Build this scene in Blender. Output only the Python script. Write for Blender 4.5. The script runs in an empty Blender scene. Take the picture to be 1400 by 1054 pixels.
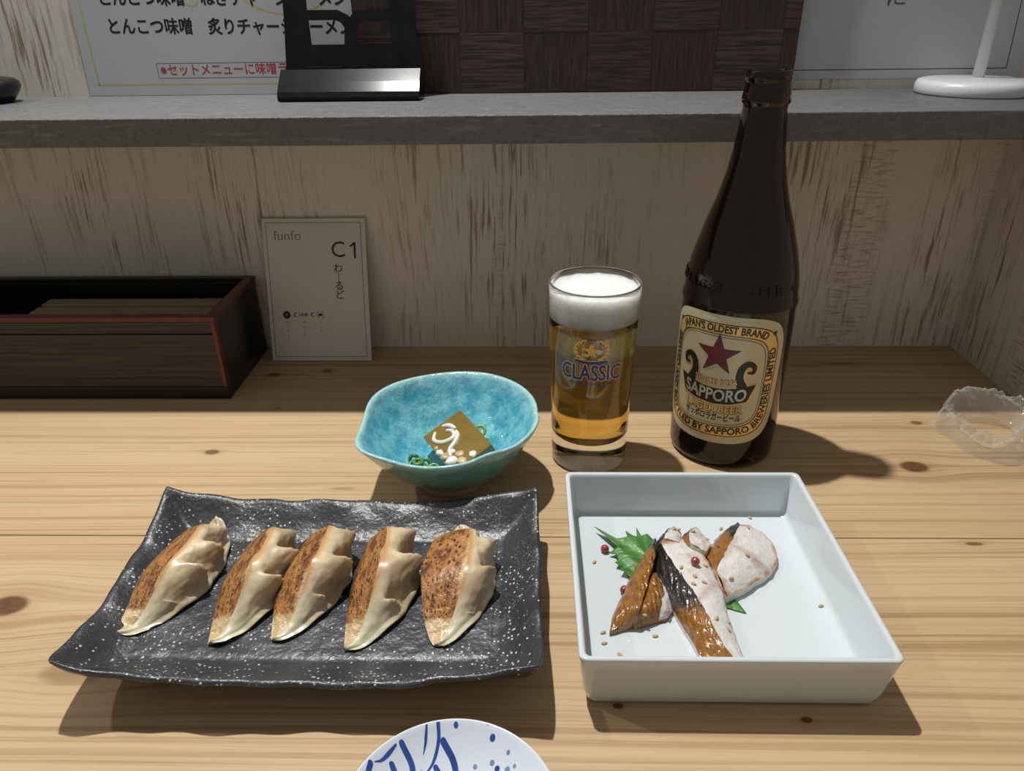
import bpy, bmesh, math, random
from math import sin, cos, pi, radians, sqrt, exp, atan2
from mathutils import Vector, Matrix, noise as mnoise
from mathutils.geometry import tessellate_polygon
from mathutils.bvhtree import BVHTree

random.seed(7)
scene = bpy.context.scene
COL = scene.collection

# ---------------------------------------------------------------- camera, world, lamps, exposure
FPX, PITCH, ROLL, YAW, CAMH = 1010.0, radians(27.25), radians(-0.75), radians(-1.5), 0.2998
cam = bpy.data.cameras.new('camera')
cam.sensor_fit = 'HORIZONTAL'; cam.sensor_width = 36.0; cam.lens = 36.0 * FPX / 1400.0
cam.clip_start = 0.01
cam_ob = bpy.data.objects.new('camera', cam); COL.objects.link(cam_ob)
fw = Vector((sin(YAW) * cos(PITCH), cos(YAW) * cos(PITCH), -sin(PITCH)))
rt = Vector((cos(YAW), -sin(YAW), 0)); up = rt.cross(fw)
rt, up = rt * cos(ROLL) + up * sin(ROLL), -rt * sin(ROLL) + up * cos(ROLL)
cam_ob.matrix_world = Matrix(((rt.x, up.x, -fw.x, 0), (rt.y, up.y, -fw.y, 0), (rt.z, up.z, -fw.z, CAMH), (0, 0, 0, 1)))
scene.camera = cam_ob

world = bpy.data.worlds.new('world'); scene.world = world; world.use_nodes = True
wb = world.node_tree.nodes['Background']
wb.inputs[0].default_value = (1.0, 0.94, 0.86, 1); wb.inputs[1].default_value = 0.235

def lamp(name, loc, target, energy, color, radius, size_deg, blend):
    l = bpy.data.lights.new(name, 'SPOT'); l.energy = energy; l.color = color
    l.shadow_soft_size = radius; l.spot_size = radians(size_deg); l.spot_blend = blend
    o = bpy.data.objects.new(name, l); COL.objects.link(o); o.location = loc
    o.rotation_euler = (Vector(target) - Vector(loc)).to_track_quat('-Z', 'Y').to_euler()
    return o
lamp('ceiling_spot', (-0.23, 0.605, 1.25), (-0.09, 0.36, 0), 69.0, (1.0, 0.985, 0.955), 0.016, 76, 0.9)
lamp('ceiling_spot', (-1.15, 0.62, 1.25), (-0.9, 0.4, 0), 16.0, (1.0, 0.965, 0.90), 0.02, 120, 0.6)

vs = scene.view_settings
vs.view_transform = 'Standard'; vs.look = 'None'; vs.exposure = 0.0; vs.gamma = 1.0; vs.use_curve_mapping = False

# ---------------------------------------------------------------- node helpers
class S:
    def __init__(s, g, k): s.g, s.k = g, k
    def _b(s, op, o): return s.g.m(op, s, o)
    def __add__(s, o): return s._b('ADD', o)
    def __radd__(s, o): return s.g.m('ADD', o, s)
    def __sub__(s, o): return s._b('SUBTRACT', o)
    def __rsub__(s, o): return s.g.m('SUBTRACT', o, s)
    def __mul__(s, o): return s._b('MULTIPLY', o)
    def __rmul__(s, o): return s.g.m('MULTIPLY', o, s)
    def __truediv__(s, o): return s._b('DIVIDE', o)
class G:
    def __init__(s, name):
        s.mat = bpy.data.materials.new(name); s.mat.use_nodes = True
        s.nt = s.mat.node_tree; s.bsdf = s.nt.nodes['Principled BSDF']; s.out = s.nt.nodes['Material Output']
    def put(s, sock, v):
        if isinstance(v, S): s.nt.links.new(v.k, sock)
        elif isinstance(v, (tuple, list)) and len(v) == 3 and sock.type == 'RGBA': sock.default_value = (*v, 1)
        else: sock.default_value = v
    def node(s, t, outi=0, props=None, **ins):
        n = s.nt.nodes.new(t)
        for k, v in (props or {}).items(): setattr(n, k, v)
        for k, v in ins.items(): s.put(n.inputs[k.replace('_', ' ')], v)
        return n, S(s, n.outputs[outi])
    def m(s, op, a, b=None, c=None, clamp=False):
        n = s.nt.nodes.new('ShaderNodeMath'); n.operation = op; n.use_clamp = clamp
        for i, v in enumerate((a, b, c)):
            if v is not None: s.put(n.inputs[i], v)
        return S(s, n.outputs[0])
    def obj(s):
        n = s.nt.nodes.new('ShaderNodeTexCoord'); return S(s, n.outputs['Object'])
    def sep(s, v):
        n = s.nt.nodes.new('ShaderNodeSeparateXYZ'); s.put(n.inputs[0], v); return [S(s, n.outputs[i]) for i in range(3)]
    def vec(s, x, y, z=0.0):
        n = s.nt.nodes.new('ShaderNodeCombineXYZ')
        for i, v in enumerate((x, y, z)): s.put(n.inputs[i], v)
        return S(s, n.outputs[0])
    def noise(s, v, scale=1.0, detail=2.0, rough=0.5, dist=0.0):
        return s.node('ShaderNodeTexNoise', Vector=v, Scale=scale, Detail=detail, Roughness=rough, Distortion=dist)[1]
    def voro(s, v, scale, outi=0, rnd=1.0):
        return s.node('ShaderNodeTexVoronoi', outi, Vector=v, Scale=scale, Randomness=rnd)[1]
    def ss(s, v, a, b):   # smoothstep from a to b
        n = s.nt.nodes.new('ShaderNodeMapRange'); n.interpolation_type = 'SMOOTHSTEP'
        s.put(n.inputs[0], v); n.inputs[1].default_value = a; n.inputs[2].default_value = b
        return S(s, n.outputs[0])
    def mix(s, f, a, b):
        n = s.nt.nodes.new('ShaderNodeMix'); n.data_type = 'RGBA'
        s.put(n.inputs[0], f); s.put(n.inputs[6], a); s.put(n.inputs[7], b)
        return S(s, n.outputs[2])
    def attr(s, name):
        n = s.nt.nodes.new('ShaderNodeAttribute'); n.attribute_name = name; return S(s, n.outputs['Fac'])
    def rnd(s):
        n = s.nt.nodes.new('ShaderNodeObjectInfo'); return S(s, n.outputs['Random'])
    def bump(s, hgt, strength=0.3, dist=0.001):
        n, o = s.node('ShaderNodeBump', Height=hgt, Strength=strength, Distance=dist); s.nt.links.new(o.k, s.bsdf.inputs['Normal'])
    def set(s, **kw):
        for k, v in kw.items(): s.put(s.bsdf.inputs[k.replace('_', ' ')], v)
        return s.mat

def plain(name, col, rough=0.5, metal=0.0, coat=0.0, spec=0.5, grain=0.06):
    g = G(name); n = g.noise(g.obj(), 90, 3)
    dark = tuple(c * (1 - grain * 2) for c in col); lite = tuple(min(1, c * (1 + grain)) for c in col)
    return g.set(Base_Color=g.mix(n, dark, lite), Roughness=rough, Metallic=metal, Coat_Weight=coat, Specular_IOR_Level=spec)

# ---------------------------------------------------------------- materials
KNOTS = [(0.278, 0.4531, .0105, .0075, 1), (0.3086, 0.5162, .0048, .003, .8), (-0.2413, 0.4718, .006, .0035, .8), (-0.2963, 0.3097, .012, .0085, 1),
         (-0.2323, 0.2628, .018, .008, .45), (0.0425, 0.2458, .0028, .0018, 1), (0.13, 0.239, .003, .0018, 1), (-0.2345, 0.6044, .0065, .004, .8),
         (-0.1871, 0.6120, .005, .0035, .8), (0.2898, 0.6256, .016, .002, .7), (0.2753, 0.3672, .006, .0018, .8), (-0.1299, 0.4244, .009, .002, .35), (-0.2117, 0.5406, .003, .001, .8)]
def make_pine():
    g = G('pine'); x, y, z = g.sep(g.obj()); r = g.rnd() * 40.0
    v = y; kc = None; kh = None
    for kx, ky, rx, ry, st in KNOTS:
        dx = (x - kx) / rx; dy = (y - ky) / ry
        d2 = dx * dx + dy * dy
        v = v - (y - ky) * 0.75 * g.m('EXPONENT', d2 * -0.16)
        c = (1.0 - g.ss(d2, 0.45, 1.25)) * st; hl = g.m('EXPONENT', d2 * -0.42) * (0.45 * st)
        kc = c if kc is None else g.m('MAXIMUM', kc, c); kh = hl if kh is None else g.m('MAXIMUM', kh, hl)
    v = v + (g.noise(g.vec(x * 1.6, y * 9.0, r), 1.0, 2) - 0.5) * 0.020
    lines = g.noise(g.vec(x * 1.1, v * 210.0, r), 1.0, 3, 0.6)
    fine = g.noise(g.vec(x * 5.0, v * 620.0, r), 1.0, 3, 0.65)
    broad = g.noise(g.vec(x * 0.9, v * 22.0, r), 1.0, 2)
    pore = g.noise(g.vec(x * 60.0, v * 1500.0, r), 1.0, 2)
    late = g.ss(lines, 0.49, 0.63) * (0.45 + 0.75 * g.ss(broad, 0.3, 0.7))
    col = g.mix(broad, (0.60, 0.445, 0.265), (0.46, 0.315, 0.165))
    col = g.mix(late * 0.50, col, (0.27, 0.145, 0.058))
    col = g.mix(g.ss(fine, 0.48, 0.68) * 0.34, col, (0.30, 0.18, 0.08))
    col = g.mix(g.ss(pore, 0.62, 0.8) * 0.2, col, (0.66, 0.52, 0.33))
    col = g.mix(kh, col, (0.30, 0.155, 0.055))
    knot = g.mix(g.noise(g.vec(x * 300, y * 300, r), 1.0, 2), (0.06, 0.028, 0.012), (0.20, 0.085, 0.03))
    col = g.mix(kc, col, knot)
    g.bump(lines * 0.5 + fine * 0.35 + pore * 0.3, 0.22, 0.0006)
    return g.set(Base_Color=col, Roughness=0.42 + fine * 0.14, Specular_IOR_Level=0.35)
M = {}
M['pine'] = make_pine()

def make_wall():
    g = G('whitewashed_wood_laminate'); x, y, z = g.sep(g.obj()); s = x + y
    w = (g.noise(g.vec(s * 6.0, z * 2.5), 1.0, 2) - 0.5) * 0.03
    s2 = s + w
    patch = g.ss(g.noise(g.vec(s2 * 13.0, z * 2.2), 1.0, 2), 0.38, 0.60)
    streak = g.ss(g.noise(g.vec(s2 * 260.0, z * 13.0), 1.0, 3, 0.65), 0.50, 0.66)
    crack = g.ss(g.noise(g.vec(s2 * 95.0, z * 4.0, 3.3), 1.0, 2, 0.5), 0.66, 0.74)
    band = g.ss(g.noise(g.vec(s2 * 17.0, z * 1.2, 9.0), 1.0, 1), 0.56, 0.68)
    saw = g.ss(g.noise(g.vec(s2 * 60.0, z * 420.0, 5.0), 1.0, 3, 0.6), 0.46, 0.72)
    fine = g.noise(g.vec(s2 * 700.0, z * 40.0), 1.0, 2)
    tone = g.noise(g.vec(s2 * 5.0, z * 1.5, 4.0), 1.0, 1)
    col = g.mix(tone, (0.63, 0.59, 0.52), (0.73, 0.70, 0.64))
    col = g.mix(patch * streak * 0.9, col, (0.23, 0.155, 0.095))
    col = g.mix(band * saw * 0.75, col, (0.27, 0.195, 0.125))
    col = g.mix(crack * 0.8, col, (0.19, 0.125, 0.075))
    col = g.mix(g.ss(fine, .5, .8) * 0.25, col, (0.30, 0.235, 0.16))
    g.bump(fine * 0.4 - streak * patch - saw * band * 0.5, 0.5, 0.0005)
    return g.set(Base_Color=col, Roughness=0.5, Specular_IOR_Level=0.4)
M['wall'] = make_wall()

def make_shelf():
    g = G('grey_stone_laminate'); o = g.obj(); x, y, z = g.sep(o)
    a = g.noise(o, 190, 4, 0.7, 1.5); b = g.noise(o, 14, 3); c = g.noise(g.vec(x * 40, y * 400, z * 300), 1.0, 2)
    col = g.mix(a, (0.028, 0.028, 0.029), (0.20, 0.202, 0.207))
    col = g.mix(b * 0.35, col, (0.14, 0.138, 0.136)); col = g.mix(g.ss(c, .55, .75) * 0.3, col, (0.30, 0.31, 0.32))
    g.bump(a, 0.9, 0.0012)
    return g.set(Base_Color=col, Roughness=0.45)
M['shelf'] = make_shelf()

def make_slate():
    g = G('speckled_black_stoneware'); o = g.obj()
    d = g.voro(o, 400); cellc = g.node('ShaderNodeTexVoronoi', 1, Vector=o, Scale=400.0)[1]
    pick = g.sep(cellc)[0]; clus = g.ss(g.noise(o, 38, 2), 0.42, 0.66)
    thr = g.ss(pick + clus * 0.55, 0.82, 0.98)
    speck = (1.0 - g.ss(d, 0.12, 0.36)) * thr
    d2 = g.voro(o, 900); sp2 = (1.0 - g.ss(d2, 0.1, 0.3)) * g.ss(g.noise(o, 60, 1), 0.5, 0.62)
    cloud = g.noise(o, 26, 3)
    col = g.mix(cloud, (0.010, 0.012, 0.015), (0.046, 0.051, 0.059))
    col = g.mix(g.m('MAXIMUM', speck * 0.85, sp2 * 0.35), col, (0.72, 0.74, 0.76))
    rough = 0.27 + g.noise(o, 55, 2) * 0.22
    g.bump(g.noise(o, 75, 3) * 1.0 + g.noise(o, 420, 3) * 0.35 + speck * 0.4, 0.65, 0.0018)
    return g.set(Base_Color=col, Roughness=rough, Specular_IOR_Level=0.7)
M['slate'] = make_slate()

def make_glaze():
    g = G('turquoise_crackle_glaze'); o = g.obj(); x, y, z = g.sep(o)
    n1 = g.noise(o, 75, 4, 0.6); n2 = g.noise(g.vec(x * 120, y * 120, z * 35), 1.0, 3, 0.6)
    rim = g.attr('rim'); outer = g.attr('outer')
    col = g.mix(g.ss(n1, 0.32, 0.66), (0.045, 0.33, 0.47), (0.20, 0.56, 0.66))
    col = g.mix(g.ss(n2, 0.58, 0.76) * 0.55, col, (0.02, 0.22, 0.36))
    col = g.mix(g.ss(n2, 0.28, 0.40) * -0.22 + 0.22, col, (0.42, 0.72, 0.76))
    col = g.mix(outer * 0.85, col, g.mix(n1, (0.035, 0.17, 0.155), (0.17, 0.40, 0.36)))
    col = g.mix(rim * 0.75, col, (0.42, 0.66, 0.64))
    edge = g.node('ShaderNodeTexVoronoi', 0, {'feature': 'DISTANCE_TO_EDGE'}, Vector=o, Scale=120.0)[1]
    col = g.mix((1.0 - g.ss(edge, 0.0, 0.03)) * 0.18, col, (0.03, 0.2, 0.28))
    g.bump(n1 * 0.8 + n2 * 0.8, 0.8, 0.0026)
    return g.set(Base_Color=col, Roughness=0.14, Coat_Weight=0.5, Coat_Roughness=0.06)
M['glaze'] = make_glaze()
M['clay'] = plain('unglazed_clay', (0.50, 0.36, 0.26), 0.8)
M['porcelain'] = plain('white_porcelain', (0.60, 0.655, 0.685), 0.16, coat=0.35, grain=0.01)
M['dish_white'] = plain('pale_blue_white_porcelain', (0.66, 0.72, 0.80), 0.10, coat=0.5, grain=0.01)
M['cobalt'] = plain('cobalt_brush', (0.022, 0.085, 0.34), 0.12, coat=0.5, grain=0.35)
M['cobalt_pale'] = plain('pale_cobalt_wash', (0.20, 0.30, 0.50), 0.12, coat=0.5, grain=0.2)

def make_wrapper():
    g = G('steamed_dough'); o = g.obj(); n = g.noise(o, 160, 3); br = g.attr('brown'); n2 = g.noise(o, 900, 2); thin = g.attr('thin')
    col = g.mix(n, (0.56, 0.44, 0.265), (0.72, 0.61, 0.42))
    col = g.mix(g.ss(g.noise(o, 55, 2), 0.46, 0.64) * 0.55, col, (0.40, 0.275, 0.16))
    col = g.mix(g.attr('filling') * (0.25 + g.ss(g.noise(o, 120, 2), 0.4, 0.6) * 0.35), col, (0.36, 0.245, 0.14))
    col = g.mix(thin * 0.8, col, (0.60, 0.58, 0.42))
    col = g.mix(g.ss(br + (n2 - 0.5) * 0.5, 0.25, 1.0), col, (0.50, 0.22, 0.05))
    g.bump(n * 0.8 + n2 * 0.2, 0.35, 0.0009)
    return g.set(Base_Color=col, Roughness=0.38, Subsurface_Weight=0.10, Subsurface_Radius=(0.004, 0.0025, 0.0014), Subsurface_Scale=1.0, Coat_Weight=0.25, Coat_Roughness=0.2)
M['dough'] = make_wrapper()
def make_sear():
    g = G('pan_fried_crust'); o = g.obj(); e = g.attr('edge'); s = g.attr('along'); w = g.attr('across'); r = g.rnd() * 30.0
    p = g.vec(s, w, r)
    n = g.noise(o, 140, 4, 0.6); blot = g.noise(g.vec(s * 2.6, w * 4.5, r), 1.0, 4, 0.65)
    pit = g.voro(g.vec(s * 7.0, w * 12.0, r), 1.0); pn = g.noise(g.vec(s * 14, w * 12, r), 1.0, 2)
    col = g.mix(n, (0.24, 0.080, 0.018), (0.56, 0.28, 0.085))
    col = g.mix(g.ss(blot, 0.44, 0.64) * 0.85, col, (0.11, 0.030, 0.009))
    spots = (1.0 - g.ss(pit + (pn - .5) * 0.8, 0.10, 0.34))
    col = g.mix(spots * g.ss(g.noise(g.vec(s * 2.2, w * 3, r), 1.0, 2), 0.36, 0.58), col, (0.022, 0.010, 0.006))
    col = g.mix(g.ss(g.noise(o, 700, 2), 0.60, 0.72) * 0.6, col, (0.05, 0.018, 0.008))
    char = g.attr('char')
    col = g.mix(g.ss(char + (n - 0.5) * 1.1, 0.55, 0.95), col, (0.020, 0.009, 0.006))
    col = g.mix(g.ss(e + (n - 0.5) * 0.9 + (blot - 0.5) * 0.8, 0.5, 0.95), col, (0.55, 0.40, 0.21))
    g.bump(n + spots * (1.0 - g.ss(e, 0.4, 0.8)) * -0.8 + g.noise(o, 500, 2) * 0.5, 0.9, 0.0015)
    return g.set(Base_Color=col, Roughness=0.36, Coat_Weight=0.35, Coat_Roughness=0.22)
M['sear'] = make_sear()

def make_skin():
    g = G('smoked_fish_skin'); o = g.obj(); x, y, z = g.sep(o); t = g.attr('tone')
    n = g.noise(o, 190, 3, 0.6); rip = g.node('ShaderNodeTexWave', 0, None, Vector=o, Scale=120.0, Distortion=5.0, Detail=2.0, Detail_Scale=1.5)[1]
    gold = g.mix(n, (0.075, 0.020, 0.006), (0.46, 0.205, 0.035)); blk = g.mix(n, (0.006, 0.006, 0.008), (0.045, 0.04, 0.034))
    col = g.mix(g.ss(t + (n - 0.5) * 0.8 + (g.noise(o, 60, 2) - 0.5) * 0.7, 0.35, 0.65), gold, blk)
    g.bump(rip * 0.6 + n * 0.6, 0.7, 0.0011)
    return g.set(Base_Color=col, Roughness=0.24, Coat_Weight=0.6, Coat_Roughness=0.14)
M['skin'] = make_skin()
def make_flesh():
    g = G('smoked_fish_flesh'); o = g.obj(); n = g.noise(o, 210, 4, 0.65); e = g.attr('edge'); pk = g.attr('line')
    col = g.mix(n, (0.58, 0.54, 0.50), (0.76, 0.745, 0.72))
    col = g.mix(g.ss(g.noise(o, 95, 2), 0.60, 0.72) * 0.5, col, (0.47, 0.33, 0.25))
    col = g.mix(pk * 0.75, col, (0.40, 0.23, 0.20))
    col = g.mix(g.ss(e + (n - 0.5) * 0.3, 0.88, 1.02), col, (0.46, 0.23, 0.07))
    g.bump(n, 0.7, 0.0016)
    return g.set(Base_Color=col, Roughness=0.42, Subsurface_Weight=0.15, Subsurface_Radius=(0.003, 0.0015, 0.001), Subsurface_Scale=1.0)
M['flesh'] = make_flesh()
def make_leaf():
    g = G('shiso_leaf'); o = g.obj(); v = g.attr('vein'); n = g.noise(o, 140, 3)
    col = g.mix(n, (0.022, 0.10, 0.014), (0.075, 0.245, 0.038)); col = g.mix(v * 0.75, col, (0.17, 0.36, 0.10))
    g.bump(n - v * 0.6, 0.5, 0.0012)
    return g.set(Base_Color=col, Roughness=0.42, Subsurface_Weight=0.1, Subsurface_Radius=(0.001, 0.002, 0.0005))
M['leaf'] = make_leaf()
M['pepper'] = plain('pink_peppercorn_skin', (0.36, 0.050, 0.055), 0.3, coat=0.3, grain=0.3)
M['sesame'] = plain('toasted_sesame', (0.53, 0.36, 0.19), 0.45, grain=0.2)
M['scallion'] = plain('chopped_scallion', (0.075, 0.235, 0.035), 0.3, coat=0.4, grain=0.35)
M['scallion_pale'] = plain('pale_scallion', (0.26, 0.48, 0.07), 0.3, coat=0.4, grain=0.25)

def glassy(name, col, ior, rough=0.0):
    g = G(name); n = g.noise(g.obj(), 30, 1)
    return g.set(Base_Color=g.mix(n, tuple(c * .97 for c in col), col), Roughness=rough, IOR=ior, Transmission_Weight=1.0)
M['glass'] = glassy('clear_glass', (0.985, 0.99, 0.985), 1.48)
M['beer'] = glassy('golden_beer', (0.95, 0.66, 0.17), 1.345)
M['brown_glass'] = glassy('dark_brown_bottle_glass', (0.11, 0.034, 0.012), 1.5, 0.01)
M['brown_glass'].node_tree.nodes['Principled BSDF'].inputs['Specular IOR Level'].default_value = 0.22
def make_foam():
    g = G('beer_foam'); o = g.obj(); n = g.voro(o, 700); m = g.noise(o, 220, 3)
    col = g.mix(m, (0.60, 0.62, 0.61), (0.76, 0.78, 0.77)); g.bump(n + m, 0.45, 0.0008)
    return g.set(Base_Color=col, Roughness=0.55, Subsurface_Weight=0.85, Subsurface_Radius=(0.014, 0.013, 0.012), Subsurface_Scale=1.0)
M['foam'] = make_foam()
def make_jelly():
    g = G('amber_jelly'); n = g.noise(g.obj(), 110, 3)
    return g.set(Base_Color=g.mix(n, (0.21, 0.135, 0.028), (0.34, 0.235, 0.065)), Roughness=0.12, Transmission_Weight=0.25, IOR=1.35, Subsurface_Weight=0.35, Subsurface_Radius=(0.004, 0.003, 0.001), Subsurface_Scale=1.0, Coat_Weight=0.5, Coat_Roughness=0.05)
M['jelly'] = make_jelly()
M['shred'] = plain('white_shred', (0.74, 0.70, 0.64), 0.3, coat=0.3, grain=0.08)
M['tofu_skin'] = plain('pale_tan_chunk', (0.56, 0.41, 0.22), 0.35, coat=0.3, grain=0.25)
M['black_gloss'] = plain('black_lacquer', (0.010, 0.010, 0.011), 0.30, grain=0.2)
M['black_metal'] = plain('black_painted_metal', (0.012, 0.012, 0.014), 0.17, spec=0.16, grain=0.3)
M['red_lacquer'] = plain('red_lacquer', (0.12, 0.014, 0.012), 0.35, grain=0.15)
def make_boxwood():
    g = G('grey_brown_grained_panel'); x, y, z = g.sep(g.obj())
    a = g.noise(g.vec(x * 9, y * 9, z * 420), 1.0, 3, 0.6)
    g.bump(a, 0.4, 0.0005)
    return g.set(Base_Color=g.mix(g.ss(a, .35, .65), (0.010, 0.008, 0.007), (0.034, 0.029, 0.025)), Roughness=0.5)
M['boxwood'] = make_boxwood()
def make_stick():
    g = G('pale_chopstick_wood'); x, y, z = g.sep(g.obj()); a = g.noise(g.vec(x * 12, y * 500, z * 500), 1.0, 2)
    return g.set(Base_Color=g.mix(a, (0.26, 0.195, 0.125), (0.36, 0.28, 0.185)), Roughness=0.6)
M['stick'] = make_stick()
M['paper'] = plain('laminated_white_paper', (0.47, 0.495, 0.525), 0.22, grain=0.01)
M['card'] = plain('laminated_white_card', (0.62, 0.60, 0.56), 0.25, grain=0.01)
M['ink'] = plain('black_ink', (0.012, 0.012, 0.013), 0.4)
M['ink_grey'] = plain('grey_ink', (0.10, 0.10, 0.095), 0.4)
M['ink_red'] = plain('red_ink', (0.42, 0.035, 0.045), 0.4)
M['ink_yellow'] = plain('yellow_ink', (0.50, 0.42, 0.12), 0.4)
M['white_plastic'] = plain('white_plastic', (0.66, 0.68, 0.70), 0.3, grain=0.01)
def make_walnut(vert):
    g = G('dark_walnut_inlay'); x, y, z = g.sep(g.obj()); r = g.rnd() * 50
    a = g.noise(g.vec(x * (520 if vert else 30), z * (30 if vert else 520), r), 1.0, 3, 0.6)
    tone = g.rnd()
    hi = g.mix(tone, (0.060, 0.030, 0.026), (0.085, 0.052, 0.048)) if not vert else g.mix(tone, (0.062, 0.026, 0.020), (0.050, 0.024, 0.022))
    g.bump(a, 0.4, 0.0004)
    return g.set(Base_Color=g.mix(g.ss(a, .36, .64), (0.018, 0.010, 0.010), hi), Roughness=0.5)
M['walnut_v'] = make_walnut(True); M['walnut_h'] = make_walnut(False)
M['label_paper'] = plain('cream_label_paper', (0.56, 0.51, 0.34), 0.34, metal=0.2, grain=0.04)
M['gold'] = plain('gold_foil', (0.80, 0.54, 0.19), 0.30, metal=0.45, grain=0.15)
M['silver'] = plain('silver_foil', (0.55, 0.55, 0.50), 0.32, metal=0.6, grain=0.1)
M['maroon'] = plain('maroon_print', (0.115, 0.012, 0.022), 0.4)
M['navy'] = plain('navy_glass_print', (0.02, 0.035, 0.26), 0.35)
M['gold_print'] = plain('gold_glass_print', (0.85, 0.50, 0.09), 0.4)
def make_film():
    g = G('clear_plastic_film')
    tr = g.nt.nodes.new('ShaderNodeBsdfTransparent'); tr.inputs[0].default_value = (0.93, 0.93, 0.93, 1)
    mixs = g.nt.nodes.new('ShaderNodeMixShader'); lw = g.nt.nodes.new('ShaderNodeLayerWeight'); lw.inputs[0].default_value = 0.32
    n = g.noise(g.obj(), 160, 2)
    f = S(g, lw.outputs['Facing']) * 0.45 + 0.05 + n * 0.07
    g.put(mixs.inputs[0], f); g.nt.links.new(tr.outputs[0], mixs.inputs[1]); g.nt.links.new(g.bsdf.outputs[0], mixs.inputs[2])
    g.nt.links.new(mixs.outputs[0], g.out.inputs[0])
    g.bump(n, 0.25, 0.001)
    return g.set(Base_Color=(0.78, 0.76, 0.74), Roughness=0.12, Specular_IOR_Level=0.8)
M['film'] = make_film()

# ---------------------------------------------------------------- object helpers
def tag(o, label=None, cat=None, group=None, kind=None):
    if label: o['label'] = label
    if cat: o['category'] = cat
    if group: o['group'] = group
    if kind: o['kind'] = kind
    return o
def thing(name, loc, label, cat, group=None):
    o = bpy.data.objects.new(name, None); COL.objects.link(o); o.location = loc; o.empty_display_size = 0.02
    return tag(o, label, cat, group)
def link(name, me, mat, parent=None):
    o = bpy.data.objects.new(name, me); COL.objects.link(o)
    if mat is not None and not me.materials: me.materials.append(M[mat])
    if parent is not None:
        o.parent = parent
        p = parent; off = Vector((0, 0, 0))
        while p is not None: off += p.location; p = p.parent
        o.location = -off      # meshes are written in world coordinates; parents carry translation only
    return o
def mesh(name, verts, faces, mat, parent=None, smooth=True, attrs=None, recalc=True):
    me = bpy.data.meshes.new(name); me.from_pydata([tuple(v) for v in verts], [], faces)
    if attrs:
        for k, vals in attrs.items():
            a = me.attributes.new(k, 'FLOAT', 'POINT'); a.data.foreach_set('value', [float(q) for q in vals])
    if recalc:
        bm = bmesh.new(); bm.from_mesh(me); bmesh.ops.recalc_face_normals(bm, faces=bm.faces); bm.to_mesh(me); bm.free()
    if smooth: me.polygons.foreach_set('use_smooth', [True] * len(me.polygons))
    me.update()
    return link(name, me, mat, parent)
def bm_obj(name, bm, mat, parent=None, smooth=False):
    me = bpy.data.meshes.new(name); bmesh.ops.recalc_face_normals(bm, faces=bm.faces); bm.to_mesh(me); bm.free()
    if smooth: me.polygons.foreach_set('use_smooth', [True] * len(me.polygons))
    return link(name, me, mat, parent)
def box(name, x0, x1, y0, y1, z0, z1, mat, parent=None, bev=0.0, seg=2, matrix=None):
    bm = bmesh.new()
    mt = Matrix.Translation(((x0 + x1) / 2, (y0 + y1) / 2, (z0 + z1) / 2)) @ Matrix.Diagonal((x1 - x0, y1 - y0, z1 - z0, 1))
    bmesh.ops.create_cube(bm, size=1.0, matrix=mt)
    if bev: bmesh.ops.bevel(bm, geom=bm.edges[:], offset=bev, segments=seg, profile=0.5, affect='EDGES')
    if matrix is not None: bm.transform(matrix)
    return bm_obj(name, bm, mat, parent)
def lathe(name, prof, c, mat, parent=None, n=64, closed=False, fn=None, attrs=None):
    verts, faces = [], []; K = len(prof); at = {k: [] for k in (attrs or {})}
    for i, (r, z) in enumerate(prof):
        for j in range(n):
            a = 2 * pi * j / n; x, y, zz = r * cos(a), r * sin(a), z
            if fn: x, y, zz = fn(x, y, zz, i, a)
            verts.append((c[0] + x, c[1] + y, c[2] + zz))
            for k in at: at[k].append(attrs[k][i])
    for i in range(K if closed else K - 1):
        for j in range(n):
            a, b = i * n, ((i + 1) % K) * n
            faces.append((a + j, a + (j + 1) % n, b + (j + 1) % n, b + j))
    if not closed:
        if prof[0][0] > 1e-6: faces.append(tuple(range(n))[::-1])
        if prof[-1][0] > 1e-6: faces.append(tuple((K - 1) * n + j for j in range(n)))
    return mesh(name, verts, faces, mat, parent, True, at or None)
def tube(name, pts, rad, mat, parent=None, n=10, closed=False):
    pts = [Vector(p) for p in pts]; verts, faces = [], []; K = len(pts)
    rad = rad if isinstance(rad, (list, tuple)) else [rad] * K
    for i, p in enumerate(pts):
        t = (pts[(i + 1) % K] - pts[i - 1]) if closed else (pts[min(i + 1, K - 1)] - pts[max(i - 1, 0)])
        t.normalize(); a = t.cross(Vector((0.13, 0.07, 1))); a.normalize(); b = t.cross(a)
        for j in range(n):
            q = 2 * pi * j / n; verts.append(p + (a * cos(q) + b * sin(q)) * rad[i])
    for i in range(K if closed else K - 1):
        for j in range(n):
            a, b = i * n, ((i + 1) % K) * n; faces.append((a + j, a + (j + 1) % n, b + (j + 1) % n, b + j))
    if not closed: faces += [tuple(range(n))[::-1], tuple((K - 1) * n + j for j in range(n))]
    return mesh(name, verts, faces, mat, parent)
def crom(pts, n):       # resample a polyline smoothly to n points
    P = [Vector(p) for p in pts]; L = [0.0]
    for a, b in zip(P, P[1:]): L.append(L[-1] + (b - a).length)
    out = []
    for i in range(n):
        s = L[-1] * i / (n - 1); k = 0
        while k < len(P) - 2 and s > L[k + 1]: k += 1
        t = (s - L[k]) / max(1e-9, L[k + 1] - L[k]); p1, p2 = P[k], P[k + 1]
        p0 = P[k - 1] if k > 0 else p1 * 2 - p2; p3 = P[k + 2] if k + 2 < len(P) else p2 * 2 - p1
        out.append(0.5 * ((2 * p1) + (p2 - p0) * t + (2 * p0 - 5 * p1 + 4 * p2 - p3) * t * t + (3 * p1 - p0 - 3 * p2 + p3) * t ** 3))
    return out
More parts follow.
